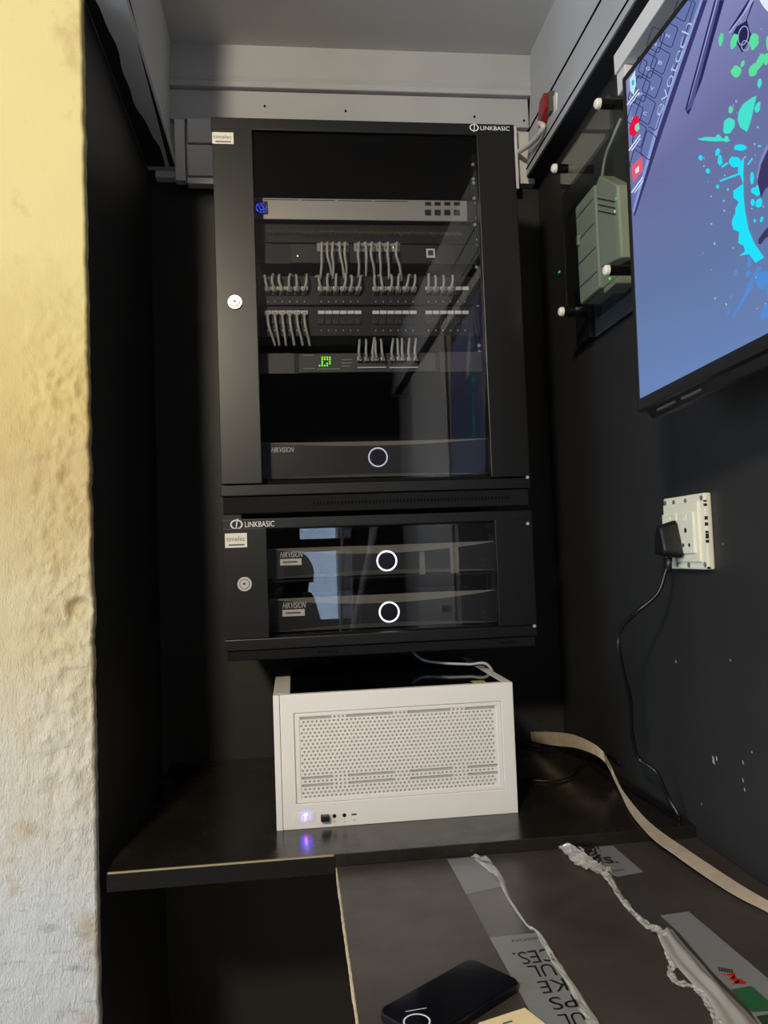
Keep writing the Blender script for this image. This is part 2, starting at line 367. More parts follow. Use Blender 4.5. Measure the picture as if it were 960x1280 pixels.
for a in ((WX0, WX1, WZ0, WZ0+.03), (WX0, WX1, WZ1-.03, WZ1), (WX0, WX0+.025, WZ0+.03, WZ1-.03), (WX1-.025, WX1, WZ0+.03, WZ1-.03), (WX0+.025, WX1-.025, .03, .105)):
    mbf.box(a[0], a[1], WY-.07, WY-.02, a[2], a[3])
win = struct('window_1', mbf, M_wood)
bx('pane', (WX0+.025, WX1-.025, WY-.05, WY-.046, WZ0+.03, .03), M_glass_win, win)
bx('pane', (WX0+.025, WX1-.025, WY-.05, WY-.046, .105, WZ1-.03), M_glass_win, win)
def mir(px, py, D): p = aY(px, py, D); return Vector((p.x, 2*1.548-D, p.z))
for a, b, r_ in (((428, 655, 4.5), (426, 795, 4.5), .008), ((470, 655, 4.4), (438, 800, 4.3), .016), ((464, 655, 4.42), (447, 800, 4.3), .006)):
    obj('open_sash_bar', MB().tube([mir(*a), mir(*b)], r_, 8), M_doorgrey, win)
ob = struct('wall_outside', B(.30, .62, -2.5, -2.2, FLOOR, 1.6), mat('pale_mortar', rgb(170, 165, 160), .9))
mbk_ = None
for k in range(14):
    z = -.62+k*.10; dx = .05*(k % 2)
    bx('brick', (.296+dx*.2, .45+dx, -2.205, -2.19, z, z+.092), mat('pale_brick', rgb(188, 176, 170), .9, var=.25, vscale=12), ob, .004)
dr = struct('door_1', B(WR-.01, WR+.05, -1.02, -.10, FLOOR, .92), M_doorgrey)
bx('door_handle', (WR-.05, WR-.01, -.22, -.18, -.25, -.22), M_chrome, dr, .004)
struct('wall_right_rear', MB().box(WR, WR+.06, -1.6, -1.02, FLOOR, CEIL).box(WR, WR+.06, -.10, -.02, FLOOR, CEIL).box(WR+.001, WR+.06, -1.02, -.10, .92, CEIL), M_roomwall)

# tray-ceiling surround
def cove(name, pts_a, pts_b, m):    # strip between two polylines, closed towards the wall
    mb = MB(); n = len(pts_a); mb.add(pts_a+pts_b, [(i, i+1, n+i+1, n+i) for i in range(n-1)]); return mb
# back surround: slanted cove, flat strip, boxed panels
t = struct('trim_1', MB().prism([(WL, 1.955, CEIL), (WL, 1.915, CEIL), (WL, 1.895, 1.165), (WL, 1.905, 1.145), (WL, 1.955, 1.145)], (WR-WL, 0, 0)), M_white_shaded)
bx('lip', (WL, WR, 1.890, 1.91, 1.135, 1.150), M_white_shaded, t, .003)
bx('fascia_board', (-.285, .625, 1.905, 1.94, 1.060, 1.134), M_white_shaded, t, .002)
for px, py in ((331, 133), (432, 139), (593, 146), (655, 151)):
    p = aY(px, py, 1.905); obj('screw', MB().disc((p.x, 1.9035, p.z), (0, 1, 0), .003, .003, 8), M_groove, t)
bp_ = struct('trim_2', B(-.300, .640, 1.925, WB, .925, 1.060), M_white)
for a in ((217, 140, 232, 225), (234, 141, 262, 179), (234, 181, 262, 220), (234, 222, 262, 230), (640, 158, 649, 236)):
    p = aY(a[0], a[1], 1.90); q = aY(a[2], a[3], 1.90)
    bx('panel', (p.x, q.x+(.08 if a[0] == 234 else 0), 1.898+(.004 if a[0] == 217 else 0), 1.926, q.z, min(p.z, 1.058)), M_white, bp_, .0015)
# left surround
mb = MB().prism([(-.255, 0, CEIL), (-.262, 0, 1.02), (-.246, 0, .945), (-.252, 0, .94), (WL, 0, .94), (WL, 0, CEIL)], (0, .62, 0))
for v in mb.v: v.y += 1.30
t = struct('trim_3', mb, M_white)
mb = MB(); N_ = 30; A = []; Bq = []
for i in range(N_+1):
    y = 1.302+.60*i/N_; s = i/N_
    xo = -.302+.030*s+.006*math.sin(s*9)+.002*math.sin(s*31)
    A.append(Vector((-.247-.016*s, y, .937))); Bq.append(Vector((min(xo, -.266-.004*s), y, .937)))
for i in range(N_): mb.prism([A[i], A[i+1], Bq[i+1], Bq[i]], (0, 0, .003))
obj('painted_soffit_strip', mb, mat('grey_soffit_paint', rgb(222, 224, 226), .7), t)
bx('soffit_dark_paint', (WL+.001, -.25, 1.302, 1.90, .9395, .941), M_blackwall, t)
obj('groove', MB().tube([(-.249, 1.31, .966), (-.262, 1.90, .966)], .0022, 6), M_groove, t)
# right surround runs on over the camera
mb = MB().prism([(.637, 0, CEIL), (.624, 0, 1.06), (.622, 0, 1.045), (.612, 0, .945), (.610, 0, .93), (WR, 0, .93), (WR, 0, CEIL)], (0, 3.48, 0))
for v in mb.v: v.y += -1.58
t = struct('trim_4', mb, M_white_shaded)
bx('dark_soffit', (.6125, WR, -1.5, 1.90, .9265, .9305), M_darkpaint, t)
obj('groove', MB().tube([(.6215, .2, 1.048), (.6215, 1.90, 1.048)], .0024, 6), M_groove, t)
obj('groove', MB().tube([(.611, .2, .950), (.611, 1.90, .950)], .0016, 6), M_groove, t)
p = aX(695, 130, .618); bx('paint_patch', (p.x-.004, p.x+.01, p.y-.012, p.y+.006, p.z-.02, p.z+.02), M_lab, t, .001)

# ------------------------------------------------------------------ server cabinets
CX0, CX1, CY = -.133, .476, 1.546
def cabinet(label, z0, z1, gx0, gx1, gz0, gz1, top_h, bot_h, lip, lock, rail_x):
    c = thing('server_cabinet', label, 'cabinet', ((CX0+CX1)/2, (CY+WB)/2, z0))
    d0, d1 = CY+.018, WB-.03
    bx('side_panel', (CX0+.006, CX0+.010, d0, d1, z0+.02, z1), M_steel, c); bx('side_panel', (CX1-.010, CX1-.006, d0, d1, z0+.02, z1), M_steel, c)
    bx('top_panel', (CX0+.006, CX1-.006, d0, d1, z1-.012, z1), M_steel, c); bx('bottom_panel', (CX0+.006, CX1-.006, d0, d1, z0+.02, z0+.03), M_steel, c)
    bx('back_panel', (CX0+.010, CX1-.010, d1-.004, d1, z0+.03, z1-.012), M_inner, c)
    bx('top_rail', (CX0, CX1, CY, CY+.03, z1-top_h, z1), M_steel, c, .002)
    bx('bottom_rail', (CX0, CX1, CY, CY+.03, z0+lip, z0+lip+bot_h), M_steel, c, .002)
    bx('base_lip', (CX0+.004, CX1-.004, CY+.006, CY+.03, z0, z0+lip-.001), M_inner, c, .002)
    door = bx('door', (CX0+.002, gx0, CY-.004, CY+.014, gz0-.004, gz1+.004), M_steel, c, .0015)
    bx('door_stile', (gx1, CX1-.002, CY-.004, CY+.014, gz0-.004, gz1+.004), M_steel, door, .0015)
    bx('glass', (gx0+.0005, gx1-.0005, CY+.001, CY+.005, gz0, gz1), M_glass_up, door)
    l = obj('lock', MB().ring((lock[0], CY-.004, lock[1]), (0, -1, 0), .0095, .0135, .004, 28), M_chrome, door)
    obj('lock_barrel', MB().disc((lock[0], CY-.004, lock[1]), (0, -1, 0), .0085, .006, 20), M_chrome, l); bx('keyhole', (lock[0]-.0028, lock[0]+.002, CY-.0104, CY-.0098, lock[1]-.001, lock[1]+.0025), M_port, l)
    for s in (0, 1):
        xx = CX0+.055 if s == 0 else rail_x
        bx('rack_rail', (xx, xx+.022, 1.6125, 1.640, z0+.06, z1-.03), M_inner, c)
    mbv = MB()
    for k in range(58):
        xx = CX0+.175+k*.0068
        if lip < .03 and 5 < k < 53: continue
        mbv.box(xx, xx+.0034, CY+.003, CY+.02, z1+.0003, z1+.0012) if k >= 0 else None
        mbv.box(xx, xx+.003, CY+.0045, CY+.0055, z0+lip*.4, z0+lip*.58)
    obj('vent_slots', mbv, M_groove, c, kind='stuff')
    obj('hinge_pin', MB().disc((CX1-.008, CY-.003, gz0-.006), (0, -1, 0), .0032, .003, 10), M_chrome, c)
    return c, door
UZ0, UZ1 = .087, .866
up_, updoor = cabinet('tall black glass-door network cabinet holding switches and patch panels', UZ0, UZ1, -.0535, .3955, .148, .838, .024, .021, .034, (aY(294, 379, CY).x, aY(294, 379, CY).z), .402)
LZ0, LZ1 = -.192, .077
lo_, lodoor = cabinet('short black glass-door cabinet holding two video recorders with glowing rings', LZ0, LZ1, -.0485, .398, -.146, .055, .020, .021, .020, (aY(306, 730, CY).x, aY(306, 730, CY).z), .402)
obj('hinge_pin', MB().disc((CX1-.012, CY-.003, .050), (0, -1, 0), .0032, .003, 10), M_chrome, lo_)
def badge(parent, px0, py0, px1, py1):     # round emblem and the maker's word
    p = aY(px0, py0, CY-.0006); q = aY(px1, py1, CY-.0006); h = abs(p.z-q.z)
    y = CY-.0008; cx = p.x+h*.62; cz = (p.z+q.z)/2
    mb = MB(); n = 24
    for k in range(n):
        a, b = 2*math.pi*k/n, 2*math.pi*(k+1)/n
        f = lambda t, r: Vector((cx+math.cos(t)*r*1.25, y, cz+math.sin(t)*r))
        mb.quad(f(a, h*.40), f(b, h*.40), f(b, h*.52), f(a, h*.52))
    mb.prism([(cx-h*.13, y, cz-h*.6), (cx-h*.01, y, cz-h*.6), (cx+h*.16, y, cz+h*.6), (cx+h*.04, y, cz+h*.6)], (0, .0003, 0))
    obj('emblem', mb, M_text, parent)
    obj('lettering', text_box('LINKBASIC', p.x+h*1.5, q.x, cz-h*.32, cz+h*.30, y), M_text, parent)
badge(up_, 587, 155, 637, 165); badge(lo_, 288, 650, 343, 660)
def sticker(parent, px0, py0, px1, py1):
    y = CY-.0052; p = aY(px0, py0, y); q = aY(px1, py1, y); w = q.x-p.x; h = p.z-q.z
    s = bx('sticker', (p.x, q.x, y, y+.0008, q.z, p.z), M_sticker, parent)
    obj('lettering', text_box('timelec', p.x+w*.06, q.x-w*.08, q.z+h*.45, q.z+h*.80, y-.0002), M_stext, s)
    obj('underline', MB().box(p.x+w*.15, q.x-w*.12, y-.0002, y, q.z+h*.14, q.z+h*.24), M_stext, s)
sticker(updoor, 265, 165, 292, 180); sticker(lodoor, 281, 667, 309, 684)

# ------------------------------------------------------------------ devices in the tall cabinet
DY = 1.606          # their front plane
def row(px0, py0, px1, py1, Y=DY):
    p = aY(px0, py0, Y); q = aY(px1, py1, Y); return p.x, q.x, q.z, p.z
RX0, RX1 = -.068, .402
# silver rack appliance
x0, x1, z0, z1 = row(318, 249, 588, 275)
z1 = aY(450, 250, DY).z; z0 = aY(450, 276, DY).z
d = thing('rack_gateway', 'silver one-unit rack appliance with small blue glowing screen at left', 'server', ((RX0+RX1)/2, DY+.12, z0))
bx('body', (RX0+.022, RX1-.022, DY, DY+.26, z0+.001, z1-.001), M_device, d)
bx('face_plate', (-.0385, RX1-.018, DY-.004, DY, z0, z1), M_silver, d, .001)
bx('display_bezel', (RX0+.005, -.039, DY-.0045, DY, z0, z1), M_devgrey, d, .001)
for k in range(4):
    a = -.036+k*.075; bx('top_seam', (a, a+.070, DY-.0044, DY-.0036, z1-.0045, z1-.003), M_port, d)
sx = aY(327, 261, DY).x; sz = aY(327, 261, DY).z; scr = bx('display', (sx-.013, sx+.013, DY-.0048, DY-.0045, sz-.0135, sz+.0135), M_port, d)
mbs = MB(); rr = random.Random(3)
for k in range(46):
    a = rr.uniform(0, 6.28); r_ = rr.choice([.004, .007, .0095, .0105]); ss = .0009
    mbs.box(sx+math.cos(a)*r_-ss, sx+math.cos(a)*r_+ss, DY-.0052, DY-.0048, sz+math.sin(a)*r_-ss, sz+math.sin(a)*r_+ss)
obj('screen_dots', mbs, emat('blue_display', rgb(60, 80, 255), 1.6), scr)
for r_ in range(2):
    for k in range(4):
        p = aY(534.5+k*12, 256 if r_ == 0 else 267, DY); h = .0035 if r_ == 0 else .0058
        bx('port', (p.x-.0065, p.x+.0065, DY-.006, DY-.0035, p.z-h, p.z+h), M_port, d, .0008)
bx('rack_ear', (RX1-.0175, RX1-.001, DY-.003, DY, z0, z1), M_devgrey, d)
# brush strip panel
z1 = aY(450, 281, DY).z; z0 = aY(450, 304, DY).z
d = thing('brush_panel', 'black rack brush strip with olive bristles under the silver appliance', 'brush panel', ((RX0+RX1)/2, DY, z0))
bx('panel', (RX0, RX1, DY, DY+.004, z0, z1), M_device, d, .001)
mbs = MB()
for k in range(420):
    x = -.035+.405*k/420; zt = (z1+z0)/2+.004+rr.uniform(-.002, .002); l_ = rr.uniform(.006, .012)
    mbs.prism([(x, DY-.003, zt), (x+.0009, DY-.003, zt), (x+.0009+rr.uniform(-.003, .003), DY-.006, zt-l_)], (0, .0008, 0))
obj('bristles', mbs, M_bristle, d, kind='stuff')
# upper network switch
z1 = aY(450, 305, DY).z; z0 = aY(450, 330, DY).z
d = thing('network_switch', 'black network switch with cords hanging down beneath the brush strip', 'network switch', ((RX0+RX1)/2, DY+.1, z0))
bx('body', (RX0+.02, RX1-.02, DY+.001, DY+.22, z0, z1), M_device, d, .001)
bx('face_plate', (aY(364, 318, DY).x, aY(548, 318, DY).x, DY-.002, DY+.001, z0+.001, z1-.001), M_port, d, .001)
bx('rack_ear', (RX0, aY(340, 318, DY).x, DY-.001, DY+.001, z0, z1), M_device, d); bx('rack_ear', (aY(566, 318, DY).x, RX1, DY-.001, DY+.001, z0, z1), M_device, d)
p = aY(372, 320.5, DY); obj('status_light', MB().disc((p.x, DY-.002, p.z), (0, -1, 0), .0016, .001, 10), emat('warm_led', rgb(255, 245, 190), 1.5), d)
p = aY(538, 317, DY); bx('label_sticker', (p.x-.009, p.x+.009, DY-.0025, DY-.002, p.z-.0095, p.z+.0095), M_lab, d); bx('label_patch', (p.x-.0055, p.x+.0055, DY-.0028, DY-.0025, p.z-.005, p.z+.006), M_devgrey, d)
for a, b in ((396, 436), (442, 500)):
    p = aY(a, 305, DY); q = aY(b, 316, DY); bx('port_block', (p.x, q.x, DY-.006, DY-.002, q.z, p.z), M_plugclear, d, .001)
for px in (466, 475, 491):
    p = aY(px, 311, DY); obj('port_light', MB().disc((p.x, DY-.0065, p.z), (0, -1, 0), .0012, .001, 8), emat('warm_led', rgb(255, 245, 190), 1.5), d)
CORD = 'patch cords in the tall cabinet'
ORD = ['first', 'second', 'third', 'fourth', 'fifth', 'sixth', 'seventh', 'eighth', 'ninth', 'tenth', 'eleventh', 'twelfth', 'thirteenth', 'fourteenth', 'fifteenth', 'sixteenth', 'seventeenth', 'eighteenth', 'nineteenth', 'twentieth', 'twenty-first', 'twenty-second', 'twenty-third', 'twenty-fourth']
def cord(pts, label, plug, pr=.0026):
    t = thing('patch_cable', label, 'cable', plug, CORD)
    obj('cable_jacket', MB().tube(cat_rom(pts, 5), pr, 7), M_cable, t, smooth=True)
    obj('plug', B(plug[0]-.0044, plug[0]+.0044, plug[1]-.012, plug[1], plug[2]-.004, plug[2]+.004), M_plugclear, t, .001)
tops = [402, 409, 416, 424, 431, 448, 456, 464, 474, 484, 495]
for i, px in enumerate(tops):
    e = px+rr.uniform(-2, 7); p = aY(px, 308, DY-.008); q = aY(px+rr.uniform(-1, 2), 318, DY-.03); m_ = aY((px+e)/2+1, 332, DY-.022); n_ = aY(e, 347+rr.uniform(-3, 5), DY-.006)
    cord([p, p+Vector((0, -.016, .001)), q, m_, n_], f'{ORD[i]} grey patch cord from the left hanging from the upper switch', p)
# patch panels
GR = [(330, 385), (397, 452), (465, 521), (531, 586)]
def patch_panel(label, ys, yl, y0, y1):
    z1 = aY(450, y0, DY).z; z0 = aY(450, y1, DY).z
    d = thing('patch_bay', label, 'patch panel', ((RX0+RX1)/2, DY, z0))
    bx('panel', (RX0, RX1, DY, DY+.004, z0, z1), M_device, d, .001)
    for g0, g1 in GR:
        for k in range(6):
            c = g0+(k+.5)*(g1-g0)/6
            p = aY(c, yl, DY); w = (g1-g0)/6*.00161*.46
            lw = bx('label_window', (p.x-w, p.x+w, DY-.004, DY, p.z-.0036, p.z+.0036), M_lab, d, .0006)
            p = aY(c, ys, DY); bx('jack', (p.x-.0062, p.x+.0062, DY-.003, DY, p.z-.006, p.z+.006), M_port, d, .0008)
            p = aY(c, ys+11, DY); bx('port_number', (p.x-.001, p.x+.001, DY-.0004, DY, p.z-.001, p.z+.001), M_lab, d)
    return d
patch_panel('black patch panel with a full row of cords looping upwards', 366, 361, 345, 381)
patch_panel('black patch panel whose label strip is mostly bare of cords', 402, 391, 383, 420)
cs = [332, 340, 349, 361, 371, 383, 399, 409, 420, 432, 440, 450, 468, 477, 490, 498, 510, 519, 536, 545, 555, 566]
gx = [g0+(k+.5)*(g1-g0)/6 for g0, g1 in GR for k in range(6)]
for i, px in enumerate(cs):
    g = gx[i]; s = rr.uniform(-4, 4); p = aY(g, 364, DY-.004)
    a = aY(g, 362, DY-.018); b = aY(px, 352, DY-.024); c = aY(px+s*.4, 344+rr.uniform(-1, 2), DY-.016); e = aY(px+s*1.4, 345+rr.uniform(-1, 2), DY-.002)
    cord([p, a, b, c, e], f'{ORD[i]} grey patch cord from the left looping up off the upper patch panel', p)
for i in range(6):
    g = gx[i]; p = aY(g, 394, DY-.004); e = g+rr.uniform(2, 9)
    cord([p, aY(g, 396, DY-.016), aY(g+1.5, 408, DY-.022), aY((g+e)/2+2, 420, DY-.014), aY(e+2, 432, DY-.002)], f'{ORD[i]} grey patch cord from the left drooping under the lower patch panel', p)
# lower power switch
z1 = aY(450, 441, DY).z; z0 = aY(450, 466, DY).z
d = thing('network_switch', 'grey network switch with green dot-matrix lights at the bottom of the patch rows', 'network switch', ((RX0+RX1)/2, DY+.1, z0))
bx('body', (RX0+.02, RX1-.02, DY+.002, DY+.22, z0, z1), M_device, d, .001)
bx('face_plate', (aY(374, 453, DY).x, aY(545, 453, DY).x, DY-.002, DY+.002, z0+.001, z1-.001), M_devgrey, d, .001)
bx('rack_ear', (RX0, aY(368, 453, DY).x, DY-.001, DY+.002, z0, z1), M_devgrey, d); bx('rack_ear', (aY(550, 453, DY).x, RX1, DY-.001, DY+.002, z0, z1), M_devgrey, d)
mbs = MB(); pat = ['.####', '.#.##', '.#..#', '##.#.', '.###.']
pat = ['.xxxx', '.xxxx', '.x..x', '.x.xx', 'xxxx.']
for r_ in range(5):
    for c in range(5):
        if pat[r_][c] == 'x': p = aY(399.5+c*3.2, 447+r_*2.6, DY); mbs.box(p.x-.0013, p.x+.0013, DY-.003, DY-.002, p.z-.0012, p.z+.0012)
obj('green_lights', mbs, emat('green_led', rgb(120, 255, 40), 2.2), d)
for px0, px1, py in ((379, 392, 444.5), (379, 394, 461), (396, 425, 461.5), (427, 440, 450), (427, 440, 454), (427, 438, 458)):
    p = aY(px0, py, DY); q = aY(px1, py, DY); bx('printed_line', (p.x, q.x, DY-.0024, DY-.002, p.z-.0006, p.z+.0006), mat('faint_print', rgb(150, 148, 140), .6), d)
for a, b in ((446, 482), (486, 522)):
    p = aY(a, 446, DY); q = aY(b, 460, DY); bx('port_block', (p.x, q.x, DY-.006, DY-.002, q.z, p.z), M_devgrey, d, .001)
    bx('trim_line', (p.x, q.x, DY-.0065, DY-.006, q.z-.001, q.z+.001), M_lab, d)
for i, px in enumerate([449, 458, 466, 470, 478, 490, 498, 503, 511, 519]):
    p = aY(px, 450, DY-.006); s = rr.uniform(-4, 2)
    cord([p, p+Vector((0, -.014, .001)), aY(px-.5, 440, DY-.026), aY(px+s*.6, 428, DY-.02), aY(px+s, 423+rr.uniform(-1, 3), DY-.004)], f'{ORD[i]} grey patch cord from the left rising out of the lower switch', p)
# mounting screws down the right rail
for py in (206, 224, 229, 248, 254, 273, 281, 300, 307, 326, 334, 353, 360, 377, 383, 404, 411, 432, 440):
    p = aY(591+(py-206)*.034, py, 1.6105); obj('screw', MB().disc((p.x+.0, 1.6125, p.z), (0, -1, 0), .0034, .004, 8), M_chrome, up_)

# ------------------------------------------------------------------ video recorders
def recorder(label, x0, x1, z0, z1, Y, ringpx, name_px, lit, bulge=.0160):
    d = thing('video_recorder', label, 'video recorder', ((x0+x1)/2, Y+.12, z0))
    bx('body', (x0+.012, x1-.012, Y+.016, Y+.30, z0+.002, z1-.002), M_device, d)
    mb = MB(); n = 28; band = MB(); h = z1-z0
    def prof(s): t = max(0, 1-(2*s-1)**2); return .0008+bulge*t
    cols = []
    for i in range(n+1):
        s = i/n; x = x0+(x1-x0)*s; t = prof(s)
        cols.append([(x, Y+.016, z1), (x, Y+t, z1), (x, Y, z1-t), (x, Y, z0+t*.55), (x, Y+t*.55, z0), (x, Y+.016, z0)])
    for i in range(n):
        a, b = cols[i], cols[i+1]
        for k in (0, 2, 4, 5):
            (mb).add([a[k], a[(k+1) % 6], b[(k+1) % 6], b[k]], [(0, 1, 2, 3)])
        for k in (1, 3): band.add([a[k], a[(k+1) % 6], b[(k+1) % 6], b[k]], [(0, 1, 2, 3)])
    mb.add(cols[0], [tuple(range(6))]); mb.add(cols[-1], [tuple(range(6))])
    face = obj('face_plate', mb, M_nvr, d); obj('chamfer', band, M_cham, face)
    p = aY(ringpx[0], ringpx[1], Y); r = ringpx[2]*Y/F
    obj('light_ring', MB().ring((p.x, Y+.0005, p.z), (0, -1, 0), r*.86, r, .0015, 48), emat('ring_light_bright' if lit > 1 else 'ring_light_dim', rgb(235, 238, 255), lit), face)
    obj('ring_button', MB().disc((p.x, Y+.0005, p.z), (0, -1, 0), r*.78, .001, 40), mat('ring_centre', rgb(14, 18, 34), .3), face)
    a = aY(name_px[0], name_px[1], Y-.0004); b = aY(name_px[2], name_px[3], Y-.0004)
    obj('lettering', text_box('HIKVISION', a.x, b.x, b.z, a.z, Y-.0004, .35), M_text, face)
    return d, face
NY = 1.604
zA = aY(450, 551, NY).z; zB = aY(450, 596, NY).z
nv, fc = recorder('wide black video recorder with dim ring at the floor of the tall cabinet', RX0+.012, aY(611, 560, NY).x, zB, zA, NY, (472.5, 571.5, 12.5), (339, 559, 368, 565), .8, .0095)
bx('foot', (RX0+.05, RX0+.08, NY+.03, NY+.06, zB-.004, zB+.001), M_blackpl, nv)
bx('shelf', (CX0+.02, CX1-.02, CY+.032, 1.90, zB-.012, zB-.005), M_inner, up_)
for lab, yr, yt, yb, nm, tagsx in (
        ('upper video recorder in the short cabinet with scraped sticker remains', (483.5, 701, 13), 681, 718, (350, 689.5, 379, 696), True),
        ('lower video recorder in the short cabinet with clean front beside its ring', (486.5, 765, 13), 743, 784, (353, 753, 383, 759.5), False)):
    zt = aY(480, yt, NY).z; zb = aY(480, yb, NY).z
    nv, fc = recorder(lab, RX0+.018, aY(620, yt, NY).x, zb, zt, NY, yr, nm, 3.2)
    a = aY(nm[0], nm[3]+3, NY-.0006); b = aY(nm[2]-2, nm[3]+10, NY-.0006)
    s_ = bx('sticker', (a.x, b.x, NY-.001, NY-.0002, b.z, a.z), M_sticker, fc)
    obj('underline', MB().box(a.x+.006, b.x-.008, NY-.0013, NY-.001, (a.z+b.z)/2-.0014, (a.z+b.z)/2+.0014), M_stext, s_)
    for k in (0, 1):
        p = aY(605, yr[1]-1+k*7, NY); bx('usb_port', (p.x-.006, p.x+.006, NY-.001, NY+.001, p.z-.002, p.z+.002), M_devgrey, fc, .0005)
    if tagsx:
        for (ax, ay, bx_, by) in ((524, 690, 532, 720), (562, 682, 574, 718)):
            a = aY(ax, ay, NY-.002); b = aY(bx_, by, NY-.002); mb = MB(); n = 9
            L_ = []; R_ = []
            for i in range(n+1):
                z = a.z+(b.z-a.z)*i/n; L_.append(Vector((a.x+rr.uniform(-.001, .001), NY-.0015-rr.uniform(0, .001), z))); R_.append(Vector((b.x+rr.uniform(-.001, .001), NY-.0015-rr.uniform(0, .001), z)))
            for i in range(n): mb.prism([L_[i], L_[i+1], R_[i+1], R_[i]], (0, .0012, 0))
            obj('sticker_remains', mb, mat('torn_sticker', rgb(120, 116, 104), .7, bump=.5, bscale=300), fc)
for k in (0, 1):
    zt = aY(480, 718+k*66, NY).z
    bx('shelf', (CX0+.02, CX1-.02, CY+.034, 1.90, zt-.007, zt-.003), M_inner, lo_)

# ------------------------------------------------------------------ desk and side board
d = thing('corner_desk', 'dark laminate desk shelf under the white computer with worn front edge', 'desk', ((WL+WR)/2, 1.6, ZD-.03))
bx('desktop', (WL+.018, WR-.001, 1.295, WB-.001, ZD-.03, ZD), M_desk, d, .0012)
bx('edge_band', (WL+.018, .052, 1.2935, 1.2952, ZD-.029, ZD-.0022), mat('desk_edge', rgb(20, 18, 15), .75, spec=.15, bump=.2, bscale=200), d)
bx('worn_arris', (WL+.02, .05, 1.2930, 1.2958, ZD-.0022, ZD+.0002), M_wornedge, d)
d = thing('side_board', 'brown-black laminate board with raw chipboard edge in front of the desk', 'table', (.35, .7, ZW-.02))
bx('board', (.0535, WR-.002, .15, 1.293, ZW-.018, ZW), M_wing, d, .0006)
mb = MB(); nn = 90
for i in range(nn):
    y0 = .15+(1.2925-.15)*i/nn; y1 = .15+(1.2925-.15)*(i+1)/nn
    mb.box(.0525-rr.uniform(0, .0009), .0537, y0, y1, ZW-.018, ZW-rr.uniform(0, .0006))
obj('raw_edge', mb, M_chip, d)
for x in (.10, .60): bx('leg', (x-.02, x+.02, .19, .23, FLOOR, ZW-.018), M_blackpl, d, .002)
bx('rear_batten', (.40, .60, 1.22, 1.29, ZW-.06, ZW-.018), M_blackpl, d)

# ------------------------------------------------------------------ desktop computer lying on its side
PX0, PX1, PY0, PY1, PZ0, PZ1 = -.042, .387, 1.424, 1.80, ZD, -.239
pc = thing('desktop_computer', 'white desktop computer lying on its side with perforated front', 'computer', ((PX0+PX1)/2, 1.6, PZ0))
bx('chassis', (PX0+.001, PX1-.001, PY0+.014, PY1, PZ0+.004, PZ1-.006), M_pc, pc, .002)
bx('top_frame', (PX0, PX0+.030, PY0+.0145, PY1, PZ1-.008, PZ1), M_pc, pc, .0015)
bx('top_frame', (PX1-.016, PX1, PY0+.0145, PY1, PZ1-.008, PZ1), M_pc, pc, .0015)
bx('glass_side', (PX0+.0305, PX1-.0165, PY0+.015, PY1-.004, PZ1-.0055, PZ1-.001), mat('smoked_black_glass', rgb(10, 10, 12), .06, spec=.5), pc, .001)
p = aZ(600, 853, PZ1); bx('warning_sticker', (p.x-.012, p.x+.012, p.y+.004, p.y+.024, PZ1-.001, PZ1-.0002), mat('olive_sticker', rgb(170, 165, 80), .6), pc)
bx('bottom_foot', (PX0+.03, PX0+.06, PY0+.05, PY0+.08, PZ0, PZ0+.005), M_blackpl, pc); bx('bottom_foot', (PX1-.06, PX1-.03, PY0+.05, PY0+.08, PZ0, PZ0+.005), M_blackpl, pc)
# front: frame with an opening, seam at left
fx0, fx1, fz0, fz1 = aY(369, 950, PY0).x, aY(629, 940, PY0).x, aY(500, 996, PY0).z, aY(500, 884, PY0).z
sx = PX0+.0115
fr = bx('seam_strip', (PX0, sx-.0006, PY0, PY0+.0135, PZ0, PZ1), M_pc, pc, .0012)
def framed(name, X0, X1, Z0, Z1, a0, a1, c0, c1, y0, y1, m, parent, bev=.0012):
    o = MB()
    # one ring-shaped plate: outer rectangle with rectangular opening
    vo = [(X0, Z0), (X1, Z0), (X1, Z1), (X0, Z1)]; vi = [(a0, c0), (a1, c0), (a1, c1), (a0, c1)]
    vs = [(x, y0, z) for x, z in vo]+[(x, y0, z) for x, z in vi]+[(x, y1, z) for x, z in vo]+[(x, y1, z) for x, z in vi]; fs = []
    for k in range(4):
        j = (k+1) % 4
        fs += [(k, j, 4+j, 4+k), (8+j, 8+k, 12+k, 12+j), (k, 8+k, 8+j, j), (4+k, 4+j, 12+j, 12+k)]
    o.add(vs, fs); return obj(name, o, m, parent, bev)
face = framed('front_panel', sx, PX1, PZ0, PZ1, fx0, fx1, fz0, fz1, PY0, PY0+.0135, M_pc, pc, .0016)
gx0, gx1, gz0, gz1 = fx0+.009, fx1-.009, fz0+.007, fz1-.007
framed('grille_frame', fx0+.0005, fx1-.0005, fz0+.0005, fz1-.0005, gx0, gx1, gz0, gz1, PY0+.0022, PY0+.010, M_pc, face, .0008)
